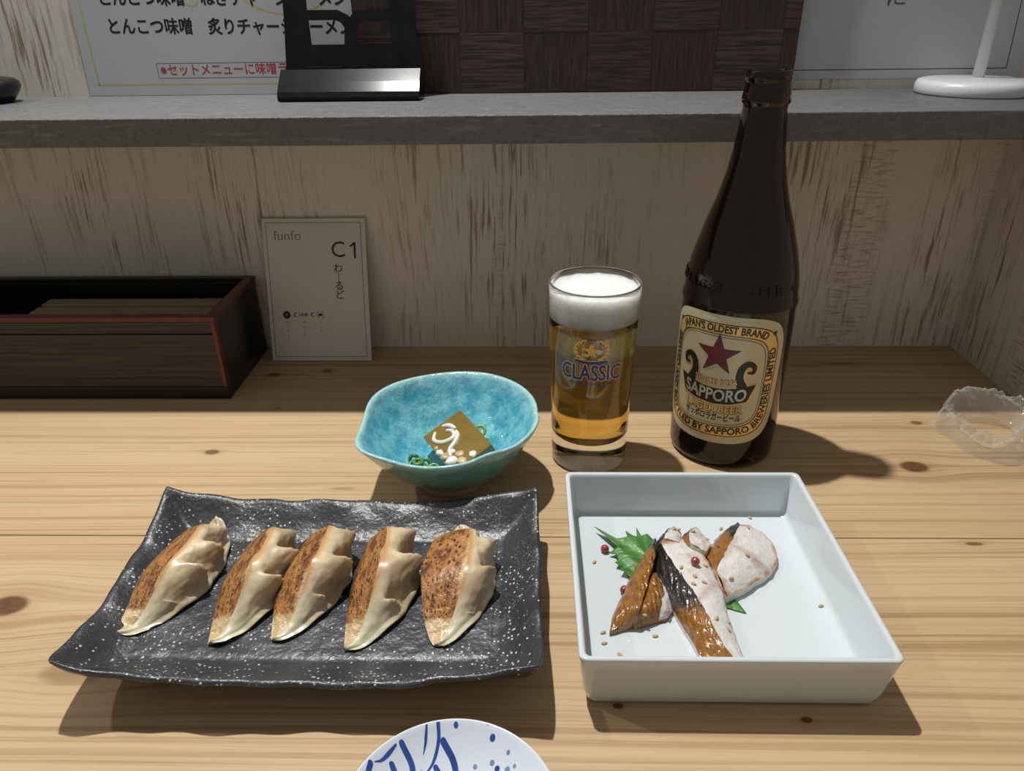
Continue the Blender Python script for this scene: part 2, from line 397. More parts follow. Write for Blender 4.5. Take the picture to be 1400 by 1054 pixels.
# flat artwork: 2-D shapes refined and mapped onto a surface
def refine(bm, maxlen):
    for _ in range(7):
        long = [e for e in bm.edges if e.calc_length() > maxlen]
        if not long: break
        bmesh.ops.subdivide_edges(bm, edges=long, cuts=1); bmesh.ops.triangulate(bm, faces=bm.faces[:])
def poly_bm(loops):
    vl = [[Vector((p[0], p[1], 0)) for p in l] for l in loops]; flat = [v for l in vl for v in l]
    bm = bmesh.new(); vv = [bm.verts.new(v) for v in flat]
    for t in tessellate_polygon(vl):
        try: bm.faces.new([vv[i] for i in t])
        except ValueError: pass
    return bm
def text_bm(s, size, bold=0.0, align='CENTER', sx=1.0, space=1.0):
    cu = bpy.data.curves.new('t', 'FONT'); cu.body = s; cu.size = size; cu.align_x = align; cu.align_y = 'CENTER'
    cu.offset = bold * size; cu.resolution_u = 3; cu.fill_mode = 'FRONT'; cu.space_character = space; cu.dimensions = '2D'
    ob = bpy.data.objects.new('t', cu); COL.objects.link(ob)
    dg = bpy.context.evaluated_depsgraph_get(); me = ob.evaluated_get(dg).to_mesh()
    bm = bmesh.new(); bm.from_mesh(me); ob.evaluated_get(dg).to_mesh_clear()
    bpy.data.objects.remove(ob); bpy.data.curves.remove(cu)
    bmesh.ops.triangulate(bm, faces=bm.faces[:])
    if sx != 1.0:
        for v in bm.verts: v.co.x *= sx
    return bm
def heavy(s_, size, d, dx, dy, rot=0.0, n=6, **kw):
    out = []
    for i in range(n):
        b = shift(text_bm(s_, size, **kw), dx + d * cos(2 * pi * i / n), dy + d * sin(2 * pi * i / n), rot); b.transform(Matrix.Translation((0, 0, i * 6e-6))); out.append(b)
    return out
def art(name, bms, mapf, mat, parent, maxlen=None):
    verts, faces = [], []
    for bm in (bms if isinstance(bms, list) else [bms]):
        if maxlen: refine(bm, maxlen)
        bm.verts.index_update(); o = len(verts)
        verts += [mapf(v.co.x, v.co.y, v.co.z) for v in bm.verts]
        faces += [tuple(o + v.index for v in f.verts) for f in bm.faces]
        bm.free()
    return mesh(name, verts, faces, mat, parent, False, None, False)
def shift(bm, dx, dy, rot=0.0):
    bm.transform(Matrix.Translation((dx, dy, 0)) @ Matrix.Rotation(rot, 4, 'Z')); return bm
def rect_bm(x0, x1, y0, y1): return poly_bm([[(x0, y0), (x1, y0), (x1, y1), (x0, y1)]])
def frame_bms(x0, x1, y0, y1, w): return [rect_bm(x0, x1, y0, y0 + w), rect_bm(x0, x1, y1 - w, y1), rect_bm(x0, x0 + w, y0 + w, y1 - w), rect_bm(x1 - w, x1, y0 + w, y1 - w)]
def stroke_bm(pts, widths, n=24, cap=True):
    P = crom([(p[0], p[1], 0) for p in pts], n); W = crom([(w, i * 1e-3, 0) for i, w in enumerate(widths)], n)
    Lf, Rf = [], []
    for i, p in enumerate(P):
        t = P[min(i + 1, n - 1)] - P[max(i - 1, 0)]; t.normalize(); q = Vector((-t.y, t.x, 0)) * abs(W[i].x) * 0.5
        Lf.append(p + q); Rf.append(p - q)
    bm = bmesh.new(); a = [bm.verts.new(v) for v in Lf]; b = [bm.verts.new(v) for v in Rf]
    for i in range(n - 1): bm.faces.new((a[i], b[i], b[i + 1], a[i + 1]))
    if cap:
        for e, sgn in ((0, -1), (n - 1, 1)):
            t = (P[1] - P[0]) if e == 0 else (P[-1] - P[-2]); t.normalize(); r = abs(W[e].x) / 2; base = atan2(t.y, t.x)
            if r < 1e-6: continue
            ring = [bm.verts.new(P[e] + Vector((cos(base + (pi if sgn < 0 else 0) + q) * r, sin(base + (pi if sgn < 0 else 0) + q) * r, 0))) for q in [(-0.5 + k / 6) * pi for k in range(7)]]
            bm.faces.new(ring)
    bmesh.ops.triangulate(bm, faces=bm.faces[:])
    return bm
def disc_bm(x, y, rx, ry=None, n=18):
    ry = ry or rx; return poly_bm([[(x + rx * cos(2 * pi * i / n), y + ry * sin(2 * pi * i / n)) for i in range(n)]])
def ring_bms(x, y, r, w, n=24, a0=0, a1=2 * pi):
    bm = bmesh.new(); A = [bm.verts.new((x + (r + w / 2) * cos(a0 + (a1 - a0) * i / n), y + (r + w / 2) * sin(a0 + (a1 - a0) * i / n), 0)) for i in range(n + 1)]
    B = [bm.verts.new((x + (r - w / 2) * cos(a0 + (a1 - a0) * i / n), y + (r - w / 2) * sin(a0 + (a1 - a0) * i / n), 0)) for i in range(n + 1)]
    for i in range(n): bm.faces.new((A[i], A[i + 1], B[i + 1], B[i]))
    return bm
def star_bm(x, y, R, rot=pi / 2, k=0.4, n=5):
    return poly_bm([[(x + (R if i % 2 == 0 else R * k) * cos(rot + pi * i / n), y + (R if i % 2 == 0 else R * k) * sin(rot + pi * i / n)) for i in range(2 * n)]])
def fbm(p, s): return mnoise.noise(Vector(p) * s)

# ---------------------------------------------------------------- setting
YW, YU, ZS, ZB, YS = 0.666, 0.700, 0.2314, 0.2117, 0.5463
def struct(o): return tag(o, kind='structure')
struct(box('wall_back', -0.85, 0.80, YW, YU, 0.0, ZB, 'wall'))
struct(box('wall_upper', -0.85, 0.80, YU, YU + 0.03, ZB, 0.75, 'wall'))
struct(box('wall_right', 0.409, 0.43, YS + 0.001, YW, 0.0, ZB, 'wall'))
counter = thing('counter', (0, 0.37, 0), 'pale knotty pine counter made of long planks', 'counter')
for y0, y1 in ((-0.04, 0.1644), (0.1652, 0.3722), (0.3730, 0.5806), (0.5812, 0.700)):
    box('plank', -0.85, 0.80, y0, y1, -0.03, 0.0, 'pine', counter, 0.0006, 2)
shelf = box('shelf', -0.85, 0.80, YS, YU, ZB, ZS, 'shelf', None, 0.0008, 2)
tag(shelf, 'grey stone-look shelf board running along the wall above the counter', 'shelf')

# ---------------------------------------------------------------- white square tray
def rrect(cx, cy, w, d, r, z, n=6):
    pts = []
    for q, (sx, sy) in enumerate(((1, 1), (-1, 1), (-1, -1), (1, -1))):
        for i in range(n + 1):
            a = q * pi / 2 + pi / 2 * i / n
            pts.append((cx + sx * (w / 2 - r) + r * cos(a), cy + sy * (d / 2 - r) + r * sin(a), z))
    return pts
def loops_mesh(name, loops, mat, parent=None):
    n = len(loops[0]); verts = [p for l in loops for p in l]; faces = []
    for i in range(len(loops) - 1):
        for j in range(n): faces.append((i * n + j, i * n + (j + 1) % n, (i + 1) * n + (j + 1) % n, (i + 1) * n + j))
    faces += [tuple(range(n))[::-1], tuple((len(loops) - 1) * n + j for j in range(n))]
    return mesh(name, verts, faces, mat, parent)
TX, TY, FLOOR = 0.0962, 0.3175, 0.0060
tray = loops_mesh('serving_tray', [rrect(TX, TY, w, d, r, z) for w, d, r, z in (
    (.130, .135, .003, .0003), (.1345, .1395, .0035, .0006), (.1375, .1425, .004, .0030), (.1412, .146, .004, .010), (.1465, .1515, .004, .0330),
    (.1472, .1522, .004, .0345), (.1462, .1512, .0036, .0353), (.1422, .1472, .003, .0353), (.1412, .1462, .003, .0345), (.1405, .1455, .003, .0330),
    (.1368, .1418, .004, .0095), (.1355, .1405, .005, .0072), (.132, .137, .004, .0061), (.128, .133, .004, FLOOR))], 'porcelain')
tag(tray, 'deep square white porcelain tray holding smoked fish slices', 'tray')

# ---------------------------------------------------------------- black stoneware plate
PX, PY, PHX, PHY = -0.1105, 0.3065, 0.1165, 0.0695
def sm(a, b, x):
    t = max(0.0, min(1.0, (x - a) / (b - a))); return t * t * (3 - 2 * t)
def plate_xy(u, v):
    bul = 1 + 0.018 * (1 - u * u) * abs(v) ** 3; bx = 1 + 0.004 * sin(v * 7) * abs(u) ** 4
    x = PX + u * PHX * bx + 0.0042 * (1 - v) * 0.5 * abs(u) * (1 if u < 0 else 0.15)
    y = PY + v * PHY * bul + 0.0006 * sin(u * 9 + 1) * abs(v) ** 6 + 0.0005 * sin(u * 23) * abs(v) ** 8
    k = 1 - 0.022 * (u * u * v * v) ** 6
    return PX + (x - PX) * k, PY + (y - PY) * k
def plate_top(u, v):
    e = max((abs(u) - 0.80) / 0.20, (abs(v) - 0.66) / 0.34)
    rim = 0.0255 + 0.0125 * (u * u * v * v) ** 1.6 + 0.0005 * sin(u * 8 + v * 3) + 0.0004 * sin(u * 21 + v * 17) + 0.0006 * sin(u * 5.2 + v * 9)
    base = 0.0125 + 0.0030 * u ** 4 + 0.0016 * v ** 4
    z = base + (rim - base) * (sm(0, 1.15, e) if e > 0 else 0) * (1 / sm(0, 1.15, 1))
    if -0.10 < e < 0.05: z -= 0.0010 * (1 - abs((e + 0.025) / 0.075))
    return z
def make_plate():
    NU, NV = 120, 76; verts, faces = [], []
    for side in (0, 1):
        for j in range(NV + 1):
            for i in range(NU + 1):
                u, v = -1 + 2 * i / NU, -1 + 2 * j / NV; k = 1.0
                x, y = plate_xy(u, v); z = plate_top(u, v) + 0.0004 * fbm((x, y, 0), 130)
                ed = max(abs(u), abs(v))
                if side: z -= 0.0062 * (0.55 + 0.45 * sm(1.0, 0.93, ed)) if ed > 0.93 else 0.0062
                else: z -= 0.0014 * sm(0.975, 1.0, ed)
                verts.append((x, y, z))
    N1 = (NU + 1) * (NV + 1); idx = lambda s, i, j: s * N1 + j * (NU + 1) + i
    for j in range(NV):
        for i in range(NU):
            faces.append((idx(0, i, j), idx(0, i + 1, j), idx(0, i + 1, j + 1), idx(0, i, j + 1)))
            faces.append((idx(1, i, j), idx(1, i, j + 1), idx(1, i + 1, j + 1), idx(1, i + 1, j)))
    for i in range(NU):
        faces.append((idx(0, i, 0), idx(1, i, 0), idx(1, i + 1, 0), idx(0, i + 1, 0))); faces.append((idx(0, i, NV), idx(0, i + 1, NV), idx(1, i + 1, NV), idx(1, i, NV)))
    for j in range(NV):
        faces.append((idx(0, 0, j), idx(0, 0, j + 1), idx(1, 0, j + 1), idx(1, 0, j))); faces.append((idx(0, NU, j), idx(1, NU, j), idx(1, NU, j + 1), idx(0, NU, j + 1)))
    t = thing('stoneware_plate', (PX, PY, 0), 'rectangular black stoneware plate with upturned corners and white speckles under the dumplings', 'plate')
    mesh('plate_body', verts, faces, 'slate', t)
    # rectangular foot ring underneath
    fo = [rrect(PX, PY, w, d, .01, z) for w, d, z in ((.165, .075, .0068), (.163, .073, .0002), (.153, .063, .0002), (.151, .061, .0068))]
    n = len(fo[0]); fv = [p for l in fo for p in l]; ff = []
    for i in range(4):
        for j in range(n): ff.append((i * n + j, i * n + (j + 1) % n, ((i + 1) % 4) * n + (j + 1) % n, ((i + 1) % 4) * n + j))
    mesh('foot_ring', fv, ff, 'slate', t)
make_plate()

# ---------------------------------------------------------------- dumplings
def plate_z(x, y):
    u = max(-1, min(1, (x - PX) / PHX)); v = max(-1, min(1, (y - PY) / PHY)); return plate_top(u, v) + 0.0004 * fbm((x, y, 0), 130)
def make_gyoza(tip, back, H, zA, wl, wb, wr, seed, label, pleats=3.6, cz=0.0128, ch=0.3, deep=1.0):
    rnd = random.Random(seed); ph = rnd.random() * 0.5
    a = Vector((*tip, 0)); b = Vector((*back, 0)); ax = b - a; L = ax.length; ax /= L; nn = Vector((ax.y, -ax.x, 0))
    n, mAB, mBC, mCA = 84, 18, 40, 8
    def prof(t, e): return max(0.0, sin(pi * min(1, max(0, t)))) ** e
    def lift(p, g=0.0009): p.z = max(p.z, plate_z(p.x, p.y) + g); return p
    def curves(t):
        pw, p2 = prof(t, 0.55), prof(t, 0.8)
        rise = sm(0.03, 0.42, t) * sm(1.04, 0.70, t); bow = 0.004 * sin(pi * t)
        A = a + ax * (L * t) + nn * (-wl * p2 + bow); A.z = cz + 0.0015 + zA * rise
        B = a + ax * (L * (t * 0.975 + 0.010)) + nn * (wb * pw + bow + 0.0008); B.z = cz + 0.0028 + (H - 0.0028) * rise
        C = a + ax * (L * t) + nn * (wr * prof(t, 0.66) + bow + 0.0025); C.z = cz + 0.0012 + 0.0016 * (0.5 + 0.5 * sin(t * 25 + seed))
        return lift(A), lift(B, 0.002), lift(C)
    t_ = thing('gyoza', (*((a + b) * 0.5).xy, cz), label, 'dumpling', 'pan-fried dumplings in a row on the black plate')
    V, F, e1, al, ac, chv = [], [], [], [], [], []
    for i in range(n + 1):
        t = i / n; A, B, C = curves(t); nrm = (B - A).cross(ax)
        if nrm.length > 1e-9: nrm.normalize()
        if nrm.z < 0: nrm = -nrm
        for k in range(mAB + 1):
            q = k / mAB; p = A.lerp(B, q); bul = 0.0012 * sin(pi * q) * sin(pi * t)
            p = p + nrm * (bul + 0.0007 * fbm(p + Vector((seed, 0, 0)), 260) * min(1, 6 * q * (1 - q)))
            V.append(p); ee = max(0.95 * sm(0.70, 1.0, q) * (0.7 + 0.6 * fbm((t * 3, seed, 1), 1.7)), sm(0.22, 0.07, t) * 1.6, sm(0.90, 1.0, t) * 1.2)
            e1.append(ee); al.append(t * 3.2 * L / 0.09); ac.append(q * 1.0); chv.append(max(ch * 1.15 * sm(0.55, 0.0, q) * sm(0.08, 0.3, t), 0.8 * ch * sm(.66, .84, t)))
    for i in range(n):
        for k in range(mAB):
            o = i * (mAB + 1) + k; F.append((o, o + 1, o + mAB + 2, o + mAB + 1))
    mesh('seared_base', V, F, 'sear', t_, True, {'edge': e1, 'along': al, 'across': ac, 'char': chv})
    V, F, br, th, fi = [], [], [], [], []; m = mBC + mCA
    for i in range(n + 1):
        t = i / n; A, B, C = curves(t); nb = (C - B).cross(ax)
        if nb.length > 1e-9: nb.normalize()
        if nb.z < 0: nb = -nb
        hgt = (B.z - cz)
        for k in range(mBC + 1):
            q = k / mBC; p = B.lerp(C, q)
            bul = 0.36 * hgt * sin(pi * q) ** 0.8 * (1 - 0.30 * q)
            s = (t * pleats + ph - 0.34 * q + 0.05 * sin(t * 11 + seed)) % 1.0
            saw = (s / 0.80) ** 1.7 if s < 0.80 else (1 - (s - 0.80) / 0.20)
            fold = (saw - 0.55) * sm(0.06, 0.50, q) * (1 - 0.92 * sm(0.55, 0.98, q)) * sm(0.05, 0.30, t) * sm(1.0, 0.86, t)
            p = p + nb * (bul + 0.0105 * deep * fold * (hgt / 0.026)) + ax * (0.005 * fold)
            p = p + nb * (0.0012 * fbm(p + Vector((0, seed, 0)), 120) + 0.0005 * fbm(p + Vector((seed, 0, 0)), 330)) * min(1, q * 6)
            lip = sm(0.86, 1.0, q)
            p = p + nn * 0.0024 * lip; lift(p)
            if k == 0: p = B.copy()
            V.append(p); br.append(0.8 * (1 - sm(0.0, 0.16, q)) ** 1.5 * sm(.10, .3, t)); th.append(max(sm(0.30, 0.08, t), sm(0.86, 0.98, t), 0.25 * lip)); fi.append(sm(.16, .42, q) * sm(.95, .66, q) * sm(.16, .38, t) * sm(.97, .8, t))
        c_ = V[i * (m + 1) + mBC]; u_ = a + ax * (L * t) + nn * (-0.25 * wl * prof(t, .8)); u_.z = 0; lift(u_, 0.0006)
        for k in range(1, mCA + 1):
            q = k / mCA; p = c_ * (1 - q) ** 2 + u_ * 2 * q * (1 - q) + A * q * q; lift(p, 0.0006) if k < mCA else None
            V.append(p if k < mCA else A.copy()); br.append(0.5 * sm(.7, 1, q)); th.append(0); fi.append(0)
    for i in range(n):
        for k in range(m):
            o = i * (m + 1) + k; F.append((o, o + 1, o + m + 2, o + m + 1))
    for i in (0, n):
        F.append(tuple(i * (m + 1) + k for k in range(m + 1)))
    mesh('wrapper', V, F, 'dough', t_, True, {'brown': br, 'thin': th, 'filling': fi})
make_gyoza((-.2115, .2735), (-.1945, .3640), .0235, .0110, .0120, .0070, .0185, 1, 'gyoza dumpling at the row end beside the short rim, with a pale pointed flap', 4.6, ch=0.45)
make_gyoza((-.1625, .2690), (-.1550, .3590), .0250, .0100, .0100, .0075, .0180, 2, 'gyoza dumpling with a narrow even golden-brown base and deep folds, second from the pale-flapped one', 4.2, ch=0.2, deep=1.2)
make_gyoza((-.1310, .2720), (-.1215, .3590), .0260, .0110, .0120, .0075, .0170, 3, 'middle gyoza dumpling of the row with a blackened lower base edge', 3.7, ch=0.9, deep=.9)
make_gyoza((-.0925, .2660), (-.0905, .3590), .0260, .0095, .0080, .0080, .0215, 4, 'gyoza dumpling with a broad glossy flap between the middle and the orange-based one', 3.6, ch=0.75, deep=1.3)
make_gyoza((-.0480, .2690), (-.0435, .3610), .0225, .0125, .0165, .0080, .0180, 5, 'gyoza dumpling with a broad speckled orange base at the row end towards the white tray', 3.9, ch=0.12)

# ---------------------------------------------------------------- turquoise bowl
BX, BY = -0.0552, 0.4365
def bowl_fn(x, y, z, i, a):
    r = sqrt(x * x + y * y); k = (z / 0.052) ** 2 if z > 0 else 0
    lip = 0.085 * exp(-((a - radians(212)) / 0.24) ** 2) - 0.085 * exp(-((a - radians(302)) / 0.24) ** 2) + 0.02 * exp(-((a - radians(268)) / 0.25) ** 2) + 0.03 * exp(-((a - radians(345)) / 0.35) ** 2) - 0.03 * exp(-((a - radians(180)) / 0.3) ** 2)
    dz = 0.0035 * sin(a - 0.2) * k + 0.0022 * cos(a) * k + 0.0012 * sin(3 * a) * k - 0.0012 * k * exp(-((a - radians(255)) / 0.3) ** 2)
    s = 1 + (lip + 0.012 * sin(5 * a + 1)) * k
    return x * s, y * s, z + dz
bprof, rimv, outv = [], [], []
for r, z, rm, ou in ((.0195, .0075, 0, 1), (.024, .0080, 0, 1), (.0345, .0135, 0, 1), (.044, .0225, 0, 1), (.052, .034, 0, 1), (.0575, .0445, .1, 1), (.0598, .0500, .8, .6), (.0606, .0520, 1, .1),
                     (.0602, .0532, 1, 0), (.0590, .0534, 1, 0), (.0576, .0524, .9, 0), (.0562, .0498, .35, 0), (.0530, .0430, 0, 0), (.0480, .0340, 0, 0), (.0400, .0235, 0, 0), (.0300, .0155, 0, 0), (.019, .0118, 0, 0), (.008, .0108, 0, 0), (.0004, .0106, 0, 0)):
    bprof.append((r, z)); rimv.append(rm); outv.append(ou)
bowl = thing('ceramic_bowl', (BX, BY, 0), 'turquoise glazed bowl with a wavy lipped rim holding a jelly block', 'bowl')
lathe('bowl_body', bprof, (BX, BY, 0), 'glaze', bowl, 96, fn=bowl_fn, attrs={'rim': rimv, 'outer': outv})
lathe('foot', [(.0190, .0085), (.0235, .0085), (.0225, .0006), (.0220, .0002), (.0190, .0002), (.0175, .0015), (.0175, .0070)], (BX, BY - .001, 0), 'clay', bowl, 48)

# jelly block with white shreds
jc = Vector((-0.0480, 0.4385, 0.0258)); ju = Vector((0.52, -0.84, -0.10)).normalized(); jw = Vector((0.60, 0.62, 0.42)); jw = (jw - ju * jw.dot(ju)).normalized(); jn = ju.cross(jw)
if jn.z < 0: jn = -jn
JM = Matrix((( ju.x, jw.x, jn.x, jc.x), (ju.y, jw.y, jn.y, jc.y), (ju.z, jw.z, jn.z, jc.z), (0, 0, 0, 1)))
jel = thing('jelly_block', jc, 'amber jelly block with white shreds set in its top in the turquoise bowl', 'food')
box('jelly', -.0235, .0235, -.0165, .0165, -.0075, .0075, 'jelly', jel, 0.0008, 2, JM)
def jp(u, w, d): return JM @ Vector((u, w, d))
for pts in (((-.019, -.008), (-.013, -.012), (-.006, -.008), (-.004, .000), (-.010, .002), (-.014, -.001)), ((-.008, .004), (-.003, .003), (.001, -.002), (.004, -.008), (.010, -.010)), ((-.020, -.001), (-.016, .003), (-.010, .005))):
    P = crom([jp(u, w, .0074) for u, w in pts], 20)
    tube('white_shred', P, [0.0019 * (0.55 + 0.45 * sin(pi * (i + 1) / 21)) for i in range(20)], 'shred', jel, 8)
def lump(name, c, r, mat, parent, seed, sq=0.55, sub=2, amp=0.25):
    bm = bmesh.new(); bmesh.ops.create_icosphere(bm, subdivisions=sub, radius=1.0)
    for v in bm.verts:
        k = 1 + amp * mnoise.noise(v.co * 1.7 + Vector((seed * 3.1, seed, 0)))
        v.co = Vector((v.co.x * r * k, v.co.y * r * k * 0.8, v.co.z * r * sq * k))
    bm.transform(Matrix.Translation(c) @ Matrix.Rotation(seed * 1.3, 4, 'Z'))
    return bm_obj(name, bm, mat, parent, True)
for i, (u, w, r, mt) in enumerate(((.006, -.0125, .0050, 'tofu_skin'), (.000, -.0135, .0042, 'shred'), (.013, -.0105, .0058, 'shred'), (.0185, -.0055, .0050, 'tofu_skin'), (.0125, -.0035, .0045, 'tofu_skin'), (.0195, .003, .0042, 'shred'), (.006, -.0065, .0038, 'shred'), (-.006, -.0135, .0030, 'tofu_skin'))):
    lump('pale_chunk', jp(u, w, .0064), r, mt, jel, i + 1, 0.45)
def torus(name, c, R, r, mat, tilt, label, cat, group):
    P = [(c[0] + R * cos(2 * pi * i / 16), c[1] + R * sin(2 * pi * i / 16) * cos(tilt), c[2] + R * sin(2 * pi * i / 16) * sin(tilt)) for i in range(16)]
    o = tube(name, P, r, mat, None, 8, True)
    return tag(o, label, cat, group)
for i, (x, y, z, R, t) in enumerate(((-.0775, .4190, .0230, .0036, .5), (-.0712, .4135, .0225, .0034, 1.0), (-.0738, .4215, .0200, .003, .2), (-.0668, .4120, .0235, .0032, .7), (-.0790, .4255, .0235, .0030, 1.2), (-.0640, .4125, .0250, .0034, .3), (-.0700, .4175, .0255, .0030, 1.3), (-.0745, .4165, .0275, .0028, .1))):
    torus('scallion_ring', (x, y, z), R, .0013, 'scallion', t, 'dark green chopped scallion ring at the near side of the jelly block', 'scallion', 'scallion rings under the jelly')
torus('scallion_ring', (-.0355, .4590, .0265), .0036, .0012, 'scallion_pale', 1.0, 'bright yellow-green scallion ring behind the jelly block', 'scallion', None)

# ---------------------------------------------------------------- beer glass
GX, GY = 0.0440, 0.4683
def gr(z): return 0.0272 + 0.0037 * (z / 0.137) ** 1.15      # outer radius
glass = thing('beer_glass', (GX, GY, 0), 'tall tumbler of golden beer with a thick white head and a printed crest', 'glass')
outer = [(gr(0) - .004, .0002), (gr(0) - .0012, .0006), (gr(0), .0024)] + [(gr(z), z) for z in (.010, .02, .03, .045, .06, .075, .09, .105, .12, .132, .1358)]
inner = [(gr(.137) - .0003, .1368), (gr(.137) - .0008, .1371), (gr(.137) - .0014, .1367)] + [(gr(z) - .0017, z) for z in (.132, .12, .105, .09, .075, .06, .045, .035)] + [(gr(.028) - .0019, .0285), (gr(.026) - .0032, .0250), (gr(.024) - .0065, .0228), (.012, .0216), (.0004, .0212)]
lathe('tumbler', [(.0004, .0002)] + outer + inner, (GX, GY, 0), 'glass', glass, 72)
bz = 0.1130
beer_p = [(.0004, .0211), (.012, .0215), (gr(.024) - .0064, .0227), (gr(.026) - .0031, .0249), (gr(.028) - .00178, .0284)] + [(gr(z) - .00158, z) for z in (.035, .045, .06, .075, .09, .105)] + [(gr(bz) - .00158, bz)] + [(.02, bz), (.0004, bz)]
lathe('beer', beer_p, (GX, GY, 0), 'beer', glass, 72)
def foam_fn(x, y, z, i, a):
    if z > 0.128: z += 0.0010 * fbm((x, y, 0), 160) + 0.0005 * fbm((x, y, 3), 500)
    return x, y, z
ft = .1312
foam_p = [(.0004, bz - .0002), (.02, bz - .0002), (gr(bz) - .00156, bz - .0002), (gr(.12) - .00156, .12), (gr(.128) - .00156, .128), (gr(ft) - .00156, ft + .0012), (gr(ft) - .0035, ft + .0004), (.024, ft - .0002), (.019, ft), (.014, ft + .0006), (.009, ft + .0008), (.004, ft + .0009), (.0004, ft + .0009)]
lathe('foam', foam_p, (GX, GY, 0), 'foam', glass, 96, fn=foam_fn)
# printed crest on the front of the tumbler
def gmap(lay):
    def f(u, v, l=0.0):
        r = gr(v) + lay + l; a = -radians(6.5) + u / gr(v); return (GX + r * sin(a), GY - r * cos(a), v)
    return f
cz0 = 0.0820
art('lettering_outline', heavy('CLASSIC', .0160, .00085, 0, cz0, 0, 10, sx=.70), gmap(.00012), 'gold_print', glass, .003)
art('lettering', heavy('CLASSIC', .0160, .00034, 0, cz0, 0, 6, sx=.70), gmap(.00022), 'navy', glass, .003)
art('small_lettering', shift(text_bm('サッポロ クラシック', .0032, .02), 0, cz0 - .0085), gmap(.00012), 'navy', glass, .003)
art('ribbon', stroke_bm([(-.0105, cz0 + .0093), (0, cz0 + .0082), (.0105, cz0 + .0093)], [.0022, .0026, .0022], cap=False), gmap(.00014), 'navy', glass, .003)
art('ribbon_edge', stroke_bm([(-.0112, cz0 + .0104), (0, cz0 + .0094), (.0112, cz0 + .0104)], [.0006, .0006, .0006], cap=False), gmap(.00016), 'gold_print', glass, .003)
art('crest_star', star_bm(0, cz0 + .0165, .0058), gmap(.0002), 'gold_print', glass, .003)
art('crest_arch', ring_bms(0, cz0 + .0165, .0082, .0008, 20, radians(35), radians(145)), gmap(.00014), 'navy', glass, .003)
art('crest_map', [disc_bm(-.0046, cz0 + .0135, .0022, .0014), disc_bm(.0052, cz0 + .0160, .0024, .0016), disc_bm(0, cz0 + .0200, .0014, .0016)], gmap(.00012), 'label_paper', glass, .003)
for sgn in (-1, 1):
    ears = [stroke_bm([(sgn * .0035, cz0 + .0108), (sgn * .0095, cz0 + .0130), (sgn * .0108, cz0 + .0190), (sgn * .0080, cz0 + .0235)], [.0005] * 4)]
    for k in range(7):
        t = k / 6; a = radians(-60 + 130 * t); cx, cy = sgn * (.0015 + .0092 * cos(a)), cz0 + .0170 + .0072 * sin(a)
        ears += [shift(disc_bm(0, 0, .0013, .0006, 10), cx + sgn * .0009, cy, (a + 1.9) * sgn), shift(disc_bm(0, 0, .0013, .0006, 10), cx - sgn * .0008, cy, (a + 1.1) * sgn)]
    art('barley_sprig', ears, gmap(.00015), 'gold_print', glass, .003)

# ---------------------------------------------------------------- beer bottle
OX, OY = 0.1455, 0.4860
bottle = thing('beer_bottle', (OX, OY, 0), 'tall dark brown beer bottle with a cream and gold label', 'bottle')
op = [(.0004, .0035), (.020, .0028), (.0300, .0006), (.0345, .0004), (.0368, .0022), (.0378, .0060), (.0376, .0130), (.0380, .020), (.0382, .060), (.0382, .108), (.0381, .118), (.0388, .1200), (.0386, .1222), (.0376, .1240), (.0372, .134), (.0352, .1455), (.0328, .1550), (.0278, .1720), (.0228, .1867), (.0188, .2020), (.0160, .2174), (.0143, .2330), (.0134, .2425), (.0134, .2440), (.0147, .2452), (.0147, .2475), (.0139, .2520), (.0130, .2560), (.0129, .2568), (.0137, .2580), (.0138, .2612), (.0132, .2630), (.0118, .2636)]
ip = [(.0105, .2630), (.0100, .2600), (.0100, .2440), (.0112, .2330), (.0130, .2174), (.0158, .2020), (.0198, .1867), (.0248, .1720), (.0298, .1550), (.0322, .1455), (.0343, .134), (.0351, .118), (.0351, .020), (.0340, .010), (.0290, .0075), (.0004, .0085)]
lathe('bottle_glass', op + ip, (OX, OY, 0), 'brown_glass', bottle, 96)
LR, LZ, LPHI = 0.0382, 0.0700, radians(-29.0)
def lmap(lay):
    def f(u, v, l=0.0):
        a = LPHI + u / LR; r = LR + lay + l; return (OX + r * sin(a), OY - r * cos(a), LZ + v)
    return f
def outline(w, hgt, n=120, p=5.0, tap=0.06):
    pts = []
    for i in range(n):
        a = 2 * pi * i / n; c, s = cos(a), sin(a); x = w * (abs(c) ** (2 / p)) * (1 if c >= 0 else -1); y = hgt * (abs(s) ** (2 / p)) * (1 if s >= 0 else -1)
        bul = 0.055 * (1 - (x / w) ** 2); y *= (0.95 + bul); x *= (1 + tap * (y / hgt) * 0.5)
        pts.append((x, y))
    return pts
LW, LH = 0.0455, 0.0478
label = art('label', poly_bm([outline(LW, LH)]), lmap(.00025), 'label_paper', bottle, .004)
def between(a, b):
    bm = bmesh.new(); A = [bm.verts.new((*p, 0)) for p in a]; B = [bm.verts.new((*p, 0)) for p in b]; n = len(a)
    for i in range(n): bm.faces.new((A[i], A[(i + 1) % n], B[(i + 1) % n], B[i]))
    return bm
b0, b1 = outline(LW - .0052, LH - .0062), outline(LW - .0122, LH - .0134)
art('gold_band', between(b0, b1), lmap(.00040), 'gold', label, .003)
art('band_rule', [between(outline(LW - .0048, LH - .0058), outline(LW - .0054, LH - .0064)), between(outline(LW - .0119, LH - .0131), outline(LW - .0124, LH - .0136)), between(outline(LW - .0138, LH - .0150), outline(LW - .0141, LH - .0153))], lmap(.00050), 'ink', label, .003)
mid = outline(LW - .0087, LH - .0098, 480)
